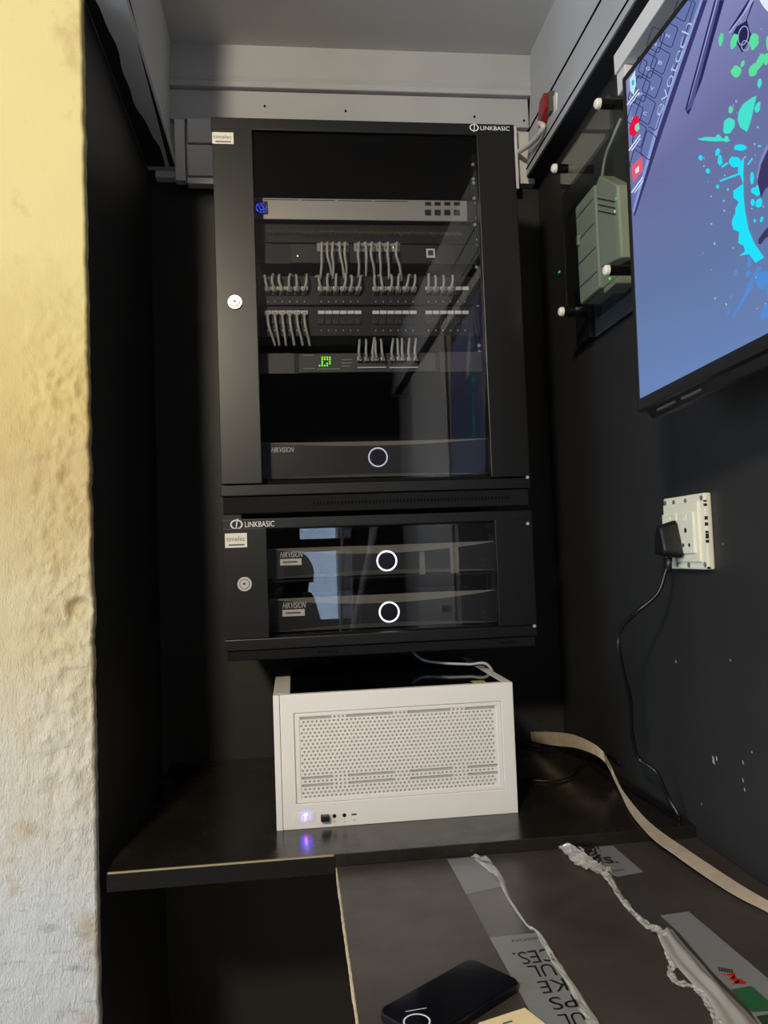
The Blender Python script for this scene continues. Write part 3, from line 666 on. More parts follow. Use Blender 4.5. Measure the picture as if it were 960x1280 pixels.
def grille():
    mb = MB(); pitch = .0076; rows = 22; rh = (gz1-gz0)/rows; yf = PY0+.0035; yb = PY0+.0052; W = gx1-gx0
    slots = [(0, .165), (.245, .475), (.555, .77), (.85, 1.0)]
    def cell(x0, x1, z0, z1, hole):
        xm0, xm1 = hole[0][0], None
        n = len(hole); o = len(mb.v)
        zc = (z0+z1)/2
        # hole is an even polygon starting at its left point, counter-clockwise through the bottom
        half = n//2; lowp = hole[:half+1]; upp = hole[half:]+[hole[0]]
        A = [(x0, zc), (x0, z0), (x1, z0), (x1, zc)]+lowp[::-1]
        Bp = [(x1, zc), (x1, z1), (x0, z1), (x0, zc)]+upp[::-1]
        mb.add([(x, yf, z) for x, z in A], [tuple(range(len(A)))]); mb.add([(x, yf, z) for x, z in Bp], [tuple(range(len(Bp)))])
        mb.add([(x, yf, z) for x, z in hole]+[(x, yb, z) for x, z in hole], [(i, (i+1) % n, n+(i+1) % n, n+i) for i in range(n)])
    def solid(x0, x1, z0, z1):
        if x1-x0 > 1e-5: mb.quad((x0, yf, z0), (x1, yf, z0), (x1, yf, z1), (x0, yf, z1))
    for r in range(rows):
        z1_ = gz1-r*rh; z0_ = z1_-rh; zc = (z0_+z1_)/2
        sl = [(gx0+a*W, gx0+b*W) for a, b in slots] if r in (0, 16, 18) else []
        x = gx0; off = (pitch/2 if r % 2 else 0); xs = gx0+off; solid(gx0, xs, z0_, z1_); x = xs
        while x+pitch <= gx1+1e-6:
            hit = [s for s in sl if s[0]-.002 <= x+pitch/2 < s[1]]
            if hit:
                s = hit[0]; e = min(max(x+pitch, s[1]), gx1); a = rh*.36
                m0 = x+.001; m1 = e-.001
                cell(x, e, z0_, z1_, [(m0, zc), (m0+.001, zc-a), (m1-.001, zc-a), (m1, zc), (m1-.001, zc+a), (m0+.001, zc+a)]); x = e
            else:
                c = x+pitch/2; q = .0021
                cell(x, x+pitch, z0_, z1_, [(c+q*math.cos(t), zc+q*math.sin(t)) for t in [math.pi+k*math.pi/4 for k in range(8)]]); x += pitch
        solid(x, gx1, z0_, z1_)
    o = obj('grille', mb, M_pc, face, recalc=False); return o
grille()
bx('dust_filter', (gx0, gx1, PY0+.0062, PY0+.0072, gz0, gz1), M_pcback, face)
zb = aY(383, 1021, PY0).z
def fp(px, py): return aY(px, py, PY0)
p = fp(375, 1022); btn = bx('power_button', (fp(366, 1022).x, fp(394, 1021).x, PY0-.0008, PY0+.002, p.z-.0085, p.z+.0085), M_pc, face, .0006)
p = fp(382, 1021); mb = MB()
for ax, az in ((-.006, -.005), (-.006, 0), (-.006, .005), (-.002, .006), (.004, .006), (.008, .004), (.008, -.002), (-.002, -.006), (.002, 0)):
    mb.box(p.x+ax-.001, p.x+ax+.001, PY0-.0012, PY0-.0008, p.z+az-.0022, p.z+az+.0022)
obj('power_light', mb, emat('blue_led', rgb(50, 50, 255), 22), btn)
obj('power_light', MB().disc((p.x, PY0-.0008, p.z+.003), (0, -1, 0), .0024, .0008, 12), emat('white_blue_led', rgb(190, 225, 255), 10), btn)
obj('power_light', MB().disc((p.x, PY0-.0008, p.z-.004), (0, -1, 0), .0022, .0008, 12), emat('pink_led', rgb(255, 60, 160), 18), btn)
p = fp(406, 1021.5); u = bx('usb_port', (p.x-.0072, p.x+.0072, PY0-.012, PY0+.001, p.z-.0048, p.z+.0048), M_blackpl, face, .0008)
for px, py in ((418, 1020), (430.5, 1019)):
    p = fp(px, py); j = obj('audio_jack', MB().ring((p.x, PY0+.0003, p.z), (0, -1, 0), .0024, .0034, .0008, 20), M_blackpl, face); obj('socket', MB().disc((p.x, PY0+.0003, p.z), (0, -1, 0), .0025, .0004, 16), M_port, j)
p = fp(442.5, 1018); bx('usb_c_port', (p.x-.0046, p.x+.0046, PY0-.0004, PY0+.001, p.z-.0013, p.z+.0013), M_blackpl, face, .0004)
for px, py in ((418, 1027), (431, 1027), (443, 1025)): p = fp(px, py); bx('port_mark', (p.x-.002, p.x+.002, PY0-.0002, PY0+.0002, p.z-.0007, p.z+.0007), mat('grey_mark', rgb(150, 148, 146), .6), face)
# cable draped over the computer
pts = [aZ(526, 818, -.19), aZ(540, 824, -.20), aZ(560, 826, -.205), aZ(580, 826, -.212), aZ(594, 831, -.225)]
pts = [Vector((.245, 1.70, -.205)), Vector((.262, 1.66, -.222)), Vector((.30, 1.62, -.226)), Vector((.345, 1.60, -.228)), Vector((.385, 1.59, -.232)), Vector((.405, 1.60, -.30)), Vector((.41, 1.63, -.44)), Vector((.41, 1.70, ZD+.003))]
tag(obj('cable', MB().tube(cat_rom(pts), .0028, 8), mat('pale_grey_cord', rgb(176, 176, 172), .5), smooth=True), 'pale grey cable draped across the dark top of the white computer', 'cable')

# ------------------------------------------------------------------ socket, plug, power cord
o0 = aX(833, 625, WR); o1 = aX(890, 712, WR)
oy0, oy1, oz0, oz1 = 1.186, 1.325, -.043, .078
sk = thing('wall_socket', 'cream double power socket with paint-smeared edges on the black wall', 'socket', (WR-.006, (oy0+oy1)/2, oz0))
bx('frame_plate', (WR-.012, WR, oy0, oy1, oz0, oz1), M_cream, sk, .003)
bx('inner_plate', (WR-.016, WR-.011, oy0+.016, oy1-.006, oz0+.012, oz1-.012), M_cream, sk, .002)
for k in (0, 1):
    ya = oy0+.026+k*.056; m_ = bx('outlet', (WR-.0195, WR-.0155, ya, ya+.05, oz0+.026, oz1-.028), M_cream, sk, .0015)
    yc = ya+.025
    for dy, dz, r_ in ((0, .004, .0042), (-.010, -.020, .0032), (.010, -.020, .0032)):
        obj('pin_hole', MB().disc((WR-.0190, yc+dy, (oz0+oz1)/2+dz-.001), (-1, 0, 0), r_, .0008, 14), M_port, m_)
    obj('switch_dimple', MB().ring((WR-.0192, yc, oz1-.038), (-1, 0, 0), .004, .0058, .0012, 18), M_cream, m_)
for dy, dz in ((.008, .008), (.131, .008), (.008, .113), (.131, .113), (.06, .112), (.10, .112), (.06, .007), (.1, .007)):
    obj('screw', MB().disc((WR-.0118, oy0+dy, oz0+dz), (-1, 0, 0), .0042, .0012, 10), mat('dull_screw', rgb(150, 146, 135), .4, .6), sk)
mb = MB()
for k in range(9):
    z = oz0+rr.uniform(0, oz1-oz0); mb.box(WR-.0124-rr.uniform(0, .0004), WR-.008, oy0-.0004, oy0+rr.uniform(.001, .0025), z, z+rr.uniform(.002, .006))
obj('paint_smears', mb, M_blackwall, sk, kind='stuff')
yp, zp = 1.272, .005
pg = thing('power_plug', 'black three-pin plug pushed into the left outlet of the cream socket', 'plug', (WR-.03, yp, zp-.035))
def plugpoly(x, s): return [(x, yp+a*s, zp+b*s) for a, b in ((-.026, -.022), (-.022, -.030), (.022, -.030), (.026, -.022), (.020, .000), (.011, .028), (.006, .034), (-.006, .034), (-.011, .028), (-.020, .000))]
a, b = plugpoly(WR-.0195, 1), plugpoly(WR-.050, .74); n = len(a)
obj('plug_body', MB().add(a+b, [tuple(range(n)), tuple(range(2*n-1, n-1, -1))]+[(i, n+i, n+(i+1) % n, (i+1) % n) for i in range(n)]), M_rubber, pg, .0045, seg=3)
obj('strain_relief', MB().tube([(WR-.034, yp, zp-.028), (WR-.034, yp, zp-.040), (WR-.035, yp, zp-.052)], [.0065, .0055, .0045], 12), M_blackpl, pg, smooth=True)
seq = [((833, 712), .617), ((822, 742), .60), ((795, 766), .565), ((777, 785), .53), ((773, 805), .515), ((779, 840), .53), ((788, 875), .555), ((790, 915), .575), ((797, 946), .59), ((812, 958), .603), ((822, 968), .612), ((836, 998), .63)]
pts = [Vector((WR-.035, yp, zp-.05))]+[aX(q[0], q[1], x) for q, x in seq]
e = aZ(852, 1022, ZD+.004); pts += [Vector((e.x-.004, e.y, ZD+.006))]
pts += [Vector((WR-.012, 1.36, ZD+.004)), Vector((WR-.02, 1.5, ZD+.004))]
tag(obj('power_cable', MB().tube(cat_rom(pts, 8), .0034, 8), M_rubber, smooth=True), 'black power cord hanging from the plug down to the desk along the wall', 'cable')
# thin cables on the desk right of the computer
zc = ZD+.0035
def desk_cable(name, label, pxs, r, m, zs=None):
    pts = [aZ(x, y, zc+(zs[i] if zs else 0)) for i, (x, y) in enumerate(pxs)]
    pts = [aX(x, y, .640) if p.x > .640 else p for p, (x, y) in zip(pts, pxs)]
    return tag(obj(name, MB().tube(cat_rom(pts, 8), r, 8), m, smooth=True), label, 'cable')
desk_cable('thin_cable', 'thin black cable curving from the computer over the beige strip', [(655, 974), (675, 976), (700, 975), (716, 968), (728, 952), (738, 941), (748, 938), (760, 943), (774, 953)], .0022, M_rubber, [0, 0, 0, .002, .012, .025, .028, .02, .004])
desk_cable('thin_cable', 'thin straight black cable running under the beige strip to the wall', [(720, 940), (735, 953), (765, 974), (800, 994), (835, 1016), (850, 1024)], .0020, M_rubber)
desk_cable('looped_cable', 'black cable arching up behind the computer into a small connector', [(645, 892), (660, 893), (672, 899), (680, 908), (684, 915)], .0018, M_rubber, [.04, .05, .045, .03, .018])
desk_cable('looped_cable', 'short black cable lying on the desk beside the connector', [(650, 930), (672, 935), (690, 932), (702, 938), (706, 948)], .002, M_rubber, [.0, .002, .004, .002, 0])
p = aZ(683, 922, zc+.008); c = thing('cable_connector', 'small square connector on the cable end behind the beige strip', 'connector', (p.x, p.y, ZD))
framed('shell', p.x-.011, p.x+.011, ZD+.001, ZD+.019, p.x-.006, p.x+.006, ZD+.005, ZD+.015, p.y-.01, p.y+.012, mat('connector_brown', rgb(60, 50, 42), .5), c, .001)
bx('core', (p.x-.006, p.x+.006, p.y-.004, p.y+.01, ZD+.005, ZD+.015), M_blackpl, c)
# beige edge-banding strip
ST = [((70, 165), .026, (75, 200), 0), ((150, 165), .028, (150, 215), 0), ((230, 175), .028, (240, 225), 0), ((300, 205), .024, (310, 250), .002), ((335, 232), .020, (345, 275), .003),
      ((352, 258), .016, (358, 292), .003), ((383, 318), .010, (380, 336), .003), ((412, 378), .007, (404, 386), .003), ((450, 432), .005, (434, 452), .002), ((505, 495), .003, (474, 508), .001), ((565, 545), .002, (530, 568), .001),
      ((645, 600), .002, (604, 622), .001), ((765, 680), .003, (705, 694), .001), ((865, 745), .004, (832, 776), .001), ((960, 800), .005, (960, 842), .001), ((1060, 860), .005, (1085, 915), .001)]
A = []; Bq = []
for (a, za, b, zb_) in ST:
    f = lambda p, z: (640+p[0]/3, 860+p[1]/3, z)
    pa = f(a, za); pb = f(b, zb_)
    k_ = len(A); base = ZD+.002 if k_ <= 10 else (ZD-.002, ZD-.008, ZW+.007, ZW+.004, ZW+.002)[min(k_-11, 4)]
    qa, qb = aZ(pa[0], pa[1], base+za), aZ(pb[0], pb[1], base+zb_)
    if k_ <= 7:         # here it stands up and leans near the wall
        lim = (.56, .575, .59, .600, .606, .612, .620, .628)[k_]
        qa, qb = (aX(pa[0], pa[1], lim) if qa.x > lim else qa), (aX(pb[0], pb[1], lim-.004) if qb.x > lim-.004 else qb)
    A.append(qa); Bq.append(qb)
for i in range(9, len(A)):
    pass
A = cat_rom(A, 6); Bq = cat_rom(Bq, 6); mb = MB()
for i in range(len(A)): 
    if A[i].y > 1.29 : A[i].z = max(A[i].z, ZD+.002); Bq[i].z = max(Bq[i].z, ZD+.0015)
vs = []; fs = []
for i in range(len(A)):
    nrm = ((A[min(i+1, len(A)-1)]-A[max(i-1, 0)]).cross(Bq[i]-A[i])).normalized()
    if nrm.z < 0: nrm = -nrm
    vs += [A[i], Bq[i], Bq[i]+nrm*.0011, A[i]+nrm*.0011]
for i in range(len(A)-1):
    for k in range(4): fs.append((4*i+k, 4*i+(k+1) % 4, 4*i+4+(k+1) % 4, 4*i+4+k))
fs += [(0, 1, 2, 3), tuple(4*(len(A)-1)+k for k in (3, 2, 1, 0))]
tag(obj('edge_banding_strip', MB().add(vs, fs), M_band, smooth=False), 'long beige edge-banding strip curling from behind the computer along the right wall', 'strip')

# ------------------------------------------------------------------ tape on the side board
def clampy(p): p.y = min(p.y, 1.286); return p
def onW(dz=0.0): return lambda px, py: clampy(aZ(px, py, ZW+.0004+dz))
def flat(name, pxs, m, parent, dz=0.0, th=.0003, sub=None):
    f = onW(dz); return obj(name, MB().prism([f(*p) for p in pxs], (0, 0, th)), m, parent)
def crumple(path, w0, h, seed, folds=5, n=60, z=ZW):
    # crumpled film: several narrow ribbons that wander, bank and fold along a path
    r = random.Random(seed); C = cat_rom([clampy(aZ(p[0], p[1], z+.001)) for p in path], max(3, int(n*1.6)//(len(path)-1))); mb = MB()
    for q_ in range(folds):
        vs = []; off = (q_+.5)/folds-.5; ph = r.uniform(0, 50)
        for i, c in enumerate(C):
            s = i/(len(C)-1); t = (C[min(i+1, len(C)-1)]-C[max(i-1, 0)]); t.z = 0; t.normalize(); b = Vector((t.y, -t.x, 0)); wi = np_interp(s, w0)
            N1 = noise.noise(Vector((s*13, ph, 1))); N2 = noise.noise(Vector((s*34, ph, 2))); N3 = noise.noise(Vector((s*22, ph, 3)))
            bank = 1.5*N3+.8*N2; hw = wi*(.30+.22*N1); cx = wi*(off*.9+.35*N2); hh = h*max(0, .18+.55*N1+.4*N2)
            e = b*math.cos(bank)*hw; up_v = abs(math.sin(bank))*hw
            cx = min(cx, 1e9)
            p_ = c+b*cx+Vector((0, 0, hh))
            vs += [p_-e+Vector((0, 0, up_v*.8 if bank > 0 else 0)), p_+Vector((0, 0, .0006+.5*h*max(0, N3))), p_+e+Vector((0, 0, up_v*.8 if bank <= 0 else 0))]
        mb.add(vs, [f for i in range(len(C)-1) for f in ((3*i, 3*i+1, 3*i+4, 3*i+3), (3*i+1, 3*i+2, 3*i+5, 3*i+4))])
    return mb
def np_interp(s, tab):
    n = len(tab)-1; x = s*n; i = min(int(x), n-1); return tab[i]+(tab[i+1]-tab[i])*(x-i)
base = aZ(660, 1180, ZW)
t1 = thing('packing_tape', 'clear printed packing tape with upside-down black words beside the phone', 'tape', (base.x, base.y, ZW))
E1 = [(578, 1053), (600, 1074), (622, 1096), (640, 1130), (660, 1158), (672, 1166), (690, 1196), (706, 1220), (728, 1256), (742, 1282), (752, 1300)]
flat('clear_film', [(556, 1065), (583, 1118)][::-1] and [(583, 1118), (612, 1172), (672, 1166), (660, 1158), (640, 1130), (628, 1108)], M_tape, t1)
flat('printed_film', [(554, 1065), (583, 1118), (628, 1108), (621, 1096), (600, 1074), (580, 1058)], M_tapew, t1)
pf = flat('printed_film', [(612, 1172), (683, 1302), (752, 1300), (742, 1282), (728, 1256), (706, 1220), (690, 1196), (672, 1166)], M_tapew, t1)
def z2(p): return (590+p[0]/5.647, 1160+p[1]/5.647)
for s, a, b, u in (('NISON', (484, 58), (278, 82), (10, 20)), ('CES.', (565, 140), (282, 176), (48, 92)), ('UL', (562, 250), (386, 268), (46, 88)), ('KE', (642, 352), (456, 378), (48, 92)), ('PS', (712, 468), (532, 494), (46, 92)), ('UL', (775, 590), (600, 612), (44, 88))):
    p0, p1, p2 = z2(a), z2(b), z2((a[0]+u[0], a[1]+u[1])); obj('lettering', text_quad(s, p0, p1, p2, onW(.0006)), M_tapetext, pf)
obj('torn_edge', crumple(E1, [.004, .016, .010, .004, .003, .004, .008, .006, .010, .010, .008], .004, 3, 3, 70), M_plastic, t1, recalc=False)
p = aZ(579, 1066, ZW+.004); bx('red_scrap', (p.x-.005, p.x+.004, p.y-.003, p.y+.006, ZW+.0008, ZW+.006), M_red, t1, .001)

base = aZ(800, 1150, ZW)
t2 = thing('packing_tape', 'crumpled clear packing tape with green block and red mark near the wall', 'tape', (base.x, base.y, ZW))
pf = flat('printed_film', [(728, 1046), (749, 1042), (804, 1090), (772, 1096), (750, 1088), (735, 1072)], M_tapew, t2)
flat('clear_film', [(772, 1096), (790, 1093), (826, 1145), (815, 1158), (795, 1138)], M_tape, t2)
def z4(p): return (820+p[0]/6.857, 1130+p[1]/6.857)
pf2 = flat('printed_film', [z4(q) for q in ((40, 100), (280, 65), (960, 640), (1250, 900), (1250, 1250), (1000, 1250), (800, 900), (500, 600), (200, 250))], M_tapew, t2)
flat('green_block', [z4(q) for q in ((640, 735), (800, 706), (830, 712), (985, 850), (960, 918), (830, 926), (800, 905))], M_gold, pf2, .0006)
flat('dark_block', [z4(q) for q in ((860, 965), (1020, 935), (1200, 1100), (1000, 1140))], mat('dark_green_label', rgb(40, 60, 40), .5), pf2, .0006)
for q in (((560, 605), (690, 595), (670, 640), (620, 650), (650, 620)), ((650, 690), (720, 640), (780, 678), (740, 690), (700, 682)), ((640, 640), (672, 612), (720, 668), (690, 690))):
    flat('red_mark', [z4(a) for a in q], mat('red_print', rgb(190, 30, 24), .5), pf2, .0006)
for k in range(6):
    flat('faint_mark', [z4(a) for a in ((530+k*22, 540+k*4), (545+k*22, 540+k*4), (556+k*22, 575+k*4), (541+k*22, 576+k*4))], M_devgrey, pf2, .0006)
def z3(p): return (680+p[0]/6.857, 1030+p[1]/6.857)
for s, a, b, u, dz in (('UPS', (215, 95), (430, 250), (60, -40), .010), ('KEUL', (175, 130), (480, 330), (55, -38), .010), ('ES.', (440, 335), (640, 330), (-30, -55), .003), ('ON', (600, 405), (690, 398), (-5, -14), .0006)):
    p0, p1, p2 = z3(a), z3(b), z3((a[0]+u[0], a[1]+u[1])); obj('lettering', text_quad(s, p0, p1, p2, onW(dz)), M_tapetext, t2)
E2 = [(702, 1046), (712, 1060), (728, 1076), (748, 1088), (764, 1104), (778, 1126), (796, 1146), (816, 1162), (830, 1172)]
obj('crumpled_film', crumple(E2, [.012, .018, .016, .012, .008, .007, .008, .012, .014], .008, 11, 5, 110), M_plastic, t2, recalc=False)
obj('crumpled_film', crumple([(703, 1048), (716, 1064), (734, 1082), (752, 1090), (764, 1090)], [.016, .026, .026, .016, .008], .012, 5, 7, 60), M_plastic, t2, recalc=False)
def film_band(left, right, hs, seed):
    # long soft folds between two edges
    L_ = cat_rom([clampy(aZ(x, y, ZW+.001)) for x, y in left], 10); R_ = cat_rom([clampy(aZ(x, y, ZW+.001)) for x, y in right], 10); n = min(len(L_), len(R_)); m = len(hs); vs = []
    for i in range(n):
        for k in range(m):
            u = k/(m-1); p = L_[i].lerp(R_[i], u); q = noise.noise(Vector((i*.12, k*1.3, seed)))
            vs.append(p+Vector((.0015*q, 0, max(.0002, hs[k]*(1+.6*q)))))
    return MB().add(vs, [(i*m+k, i*m+k+1, (i+1)*m+k+1, (i+1)*m+k) for i in range(n-1) for k in range(m-1)])
obj('folded_film', film_band([(822, 1170), (838, 1200), (862, 1226), (890, 1258), (908, 1300)], [(840, 1162), (868, 1196), (900, 1232), (930, 1262), (962, 1300)], [.0005, .004, .001, .003, .0055, .006, .002, .0008], 4), M_plastic, t2, recalc=False, smooth=True)
obj('crumpled_film', crumple([(833, 1192), (840, 1206), (838, 1218), (848, 1230), (866, 1234), (878, 1244), (892, 1266), (902, 1290)], [.004, .007, .006, .008, .006, .008, .010, .008], .005, 8, 3, 70), M_plastic, t2, recalc=False)

# ------------------------------------------------------------------ phone and card
zt = ZW+.0105
def phone():
    A_, B_, C_ = aZ(470, 1262, zt), aZ(588, 1196, zt), aZ(655, 1224, zt)
    uL = (A_-B_); L_ = uL.length; uL.normalize(); wv = (C_-B_); wv -= uL*wv.dot(uL); W_ = wv.length; wv.normalize()
    L_ = max(L_, W_*1.9)
    c = B_+uL*L_/2+wv*W_/2; ph = thing('smartphone', 'black phone lying face up on the board beside the tape', 'phone', (c.x, c.y, ZW))
    def rr_poly(L2, W2, r, z, n=6):
        P = []
        for sx_, sy_, a0 in ((1, 1, 0), (-1, 1, 90), (-1, -1, 180), (1, -1, 270)):
            for k in range(n+1):
                a = R(a0+90*k/n); P.append(c.xy.to_3d()+uL*(sx_*(L2-r)+r*math.cos(a))+wv*(sy_*(W2-r)+r*math.sin(a))+Vector((0, 0, z)))
        return P
    obj('phone_body', MB().prism(rr_poly(L_/2, W_/2, .012, ZW+.0006), (0, 0, .0093)), M_phone, ph, .0022, seg=3)
    obj('screen_glass', MB().prism(rr_poly(L_/2-.002, W_/2-.002, .010, ZW+.0099), (0, 0, .0005)), mat('phone_glass', rgb(6, 8, 16), .12, spec=.3), ph)
    q = aZ(521, 1277, zt); obj('ring_print', MB().ring((q.x, q.y, zt-.0001), (0, 0, 1), .0125, .0142, .0003, 40), M_text, ph)
    a, b = aZ(507, 1264.5, zt), aZ(533, 1260, zt); dirv = (b-a).normalized(); s = Vector((-dirv.y, dirv.x, 0))*.0004
    obj('line_print', MB().prism([a+s, a-s, b-s, b+s], (0, 0, .0002)), M_text, ph)
phone()
cd = thing('business_card', 'small cream card at the front of the board below the phone', 'card', aZ(640, 1275, ZW))
f = onW(.001); a = [f(598, 1281), f(656, 1262), f(684, 1284), f(628, 1306)]
obj('card', MB().prism(a, (0, 0, .002)), M_card, cd)
obj('printed_mark', MB().prism([aZ(x, y, ZW+.0036) for x, y in ((628, 1279), (640, 1275.5), (641, 1277), (629, 1280.5))], (0, 0, .0002)), M_stext, cd)

# ------------------------------------------------------------------ television
BL = aX(797, 515, .50); TLp = aX(778.6, 99, .513)
H = -ray(261, 775).normalized(); TW = .90       # towards the viewer
V = (TLp-BL); TH = V.length; V.normalize(); Nn = H.cross(V).normalized()
if Nn.x > 0: Nn = -Nn
def tv(u, v, w_=0): return BL+H*u+V*v+Nn*w_
def tvp(w_=0):
    P0 = BL+Nn*w_
    def f(px, py): r = ray(px, py); return r*(P0.dot(Nn)/r.dot(Nn))
    return f
def tvbox(u0, u1, v0, v1, w0, w1): 
    return MB().add([tv(u, v, w_) for u in (u0, u1) for v in (v0, v1) for w_ in (w0, w1)], [(0, 1, 3, 2), (4, 6, 7, 5), (0, 4, 5, 1), (2, 3, 7, 6), (0, 2, 6, 4), (1, 5, 7, 3)])
tvo = thing('television', 'large wall-mounted television showing a blue keyboard and paint-splash wallpaper', 'television', tv(TW/2, 0, -.03))
obj('rear_housing', tvbox(.012, TW-.012, .012, TH-.012, -.030, -.006), M_blackpl, tvo, .004)
bz = .0085
for nm, a in (('bezel', (0, bz, 0, TH)), ('bezel', (TW-bz, TW, 0, TH)), ('bezel', (bz, TW-bz, TH-bz, TH)), ('bezel', (bz, TW-bz, 0, .017))):
    obj(nm, tvbox(*a, -.012, .0015), M_blackpl, tvo, .0012)
obj('lower_chin', MB().add([tv(u, v, w_) for u in (.004, TW) for v, w_ in ((.002, -.008), (-.010, -.020), (-.010, -.032), (.012, -.032))], [(0, 1, 2, 3), (7, 6, 5, 4), (0, 4, 5, 1), (1, 5, 6, 2), (2, 6, 7, 3), (3, 7, 4, 0)]), M_blackpl, tvo, .002)
for u in (.03, .09): obj('vent_bar', tvbox(u, u+.045, -.006, -.003, -.016, -.012), mat('dull_grey', rgb(90, 88, 84), .5), tvo)
scn = obj('screen', tvbox(bz, TW-bz, .017, TH-bz, -.004, 0), M_screen, tvo)
obj('mount_arm', MB().tube([tv(TW*.5, TH*.5, -.03), (WR, tv(TW*.5, TH*.5, -.03).y, tv(TW*.5, TH*.5, -.03).z)], .02, 12), M_blackpl, tvo)
def g3(z, ox, oy, sc_): return (ox+z[0]/sc_, oy+z[1]/sc_)
def poly(mb, pxs, w_=.0006):
    f = tvp(w_); P = [f(*p) for p in pxs]; mb.add(P, [tuple(range(len(P)))])
ZA = lambda p: (760+p[0]/4.74, p[1]/4.74)
ZB = lambda p: (840+p[0]/6.4, p[1]/6.4)
ZC = lambda p: (860+p[0]/5.82, 180+p[1]/5.82)
# keyboard photograph: body, side edge, key outlines
mb = MB(); poly(mb, [ZA(q) for q in ((136, 440), (440, 12), (452, 0), (556, 0), (420, 420), (150, 1262), (146, 1200))], .0004); obj('keyboard_picture', mb, emat('wall_key_body', rgb(104, 118, 172)), scn)
mb = MB(); poly(mb, [ZA(q) for q in ((546, 0), (562, 0), (300, 760), (150, 1275), (148, 1240), (290, 720))], .0006); obj('keyboard_edge', mb, emat('wall_key_edge', rgb(140, 158, 214)), scn)
mb = MB(); poly(mb, [ZA(q) for q in ((562, 0), (590, 0), (320, 790), (160, 1278), (150, 1275), (300, 770))], .0005); obj('keyboard_shadow', mb, emat('wall_shadow', rgb(58, 56, 108)), scn)
def stroke(mb, pxs, wd, w_=.0009, closed=False):
    P = list(pxs)+([pxs[0]] if closed else [])
    for i in range(len(P)-1):
        a, b = Vector(P[i]), Vector(P[i+1]); d_ = (b-a); 
        if d_.length < 1e-6: continue
        d_.normalize(); nn_ = Vector((-d_.y, d_.x))*wd/2; a = a-d_*wd*.3; b = b+d_*wd*.3
        poly(mb, [a+nn_, a-nn_, b-nn_, b+nn_], w_)
def rpoly(c, du, dv, r=.25, n=4):
    # rounded parallelogram in pixels
    P = []
    for su, sv, a0 in ((1, 1, 0), (-1, 1, 90), (-1, -1, 180), (1, -1, 270)):
        for k in range(n+1):
            a = R(a0+90*k/n); u = su*(1-r)+r*math.cos(a); v = sv*(1-r)+r*math.sin(a)
            P.append((c[0]+du[0]*u+dv[0]*v, c[1]+du[1]*u+dv[1]*v))
    return P
mbk = MB()
for c, du, dv in (((360, 205), (20, -60), (36, 20)), ((310, 360), (22, -62), (38, 22)), ((262, 500), (22, -62), (40, 24)), ((222, 650), (22, -66), (40, 26)), ((283, 235), (20, -60), (36, 20)),
                  ((235, 385), (20, -60), (38, 22)), ((196, 525), (20, -60), (36, 22)), ((160, 680), (18, -60), (32, 22)), ((440, 50), (22, -60), (36, 20)), ((480, 120), (60, -180), (1, 1)), ((190, 400), (18, -50), (26, 18)), ((240, 860), (20, -70), (28, 22)), ((165, 950), (14, -50), (24, 18)), ((185, 800), (18, -60), (26, 18)), ((150, 560), (12, -40), (20, 14))):
    if abs(dv[0]) < 5: continue
    stroke(mbk, [ZA(q) for q in rpoly(c, du, dv)], 1.0, .0009, True)
stroke(mbk, [ZA(q) for q in ((500, 0), (516, 20), (290, 760), (280, 772), (240, 750))], 1.0)
obj('key_outlines', mbk, emat('wall_dark', rgb(40, 40, 84)), scn)
M_wprint = emat('wall_print', rgb(196, 210, 238))
for s, p in (('N', (350, 208)), ('B', (306, 368)), ('V', (258, 520)), ('C', (216, 668)), ('G', (232, 402)), ('F', (188, 555)), ('H', (272, 258)), ('D', (150, 700))):
    obj('key_letter', text_on(MB(), s, lambda u, v, p=p: tvp(.0011)(*ZA((p[0]-10+22*u+6*v, p[1]+10+6*u-20*v)))), M_wprint, scn)
xs_ = [0]
for ch in 'evotech': xs_.append(xs_[-1]+(.72 if ch == 't' else .95 if ch != 'h' else .9))
for i_, ch in enumerate('evotech'):
    def evo(u, v, a=xs_[i_]/xs_[-1], b=(xs_[i_+1]-.16)/xs_[-1]):
        t_ = a+(b-a)*u
        return tvp(.0011)(*ZA((312+(505-312)*t_-46*v, 690+(128-690)*t_-20*v)))
    obj('brand_letter', text_on(MB(), ch, evo, 0, -.022), M_wprint, scn)
# desktop icons
mb = MB(); poly(mb, [ZA(q) for q in ((128, 470), (160, 415), (166, 500), (150, 560), (132, 540))], .0012); obj('icon', mb, emat('icon_cyan', rgb(190, 230, 240)), scn)
mb = MB(); poly(mb, [ZA(q) for q in ((140, 480), (154, 470), (154, 500), (142, 508))], .0014); obj('icon', mb, emat('icon_teal', rgb(60, 170, 190)), scn)
mb = MB(); poly(mb, [ZA(q) for q in ((124, 760), (150, 690), (180, 684), (190, 740), (184, 780), (150, 810), (130, 800))], .0012); obj('icon', mb, emat('icon_red', rgb(226, 24, 70)), scn)
mb = MB(); poly(mb, [ZA(q) for q in ((160, 742), (182, 726), (188, 762), (172, 782), (160, 770))], .0014); obj('icon', mb, emat('icon_green', rgb(130, 220, 200)), scn)
mb = MB(); poly(mb, [ZA(q) for q in ((138, 985), (200, 925), (206, 1010), (150, 1080))], .0012); obj('icon', mb, emat('icon_pink', rgb(232, 92, 118)), scn)
mb = MB(); poly(mb, [ZA(q) for q in ((160, 1005), (184, 980), (184, 1015), (164, 1030))], .0014)
for c in ((150, 580), (160, 850), (176, 1100)):
    stroke(mb, [ZA((c[0]-35, c[1]+40)), ZA((c[0]+30, c[1]-50))], 1.6, .0013); stroke(mb, [ZA((c[0]-18, c[1]+40)), ZA((c[0]+32, c[1]-30))], 1.2, .0013)
pieces('icon_caption', mb, emat('wall_white', rgb(215, 225, 245)), scn)
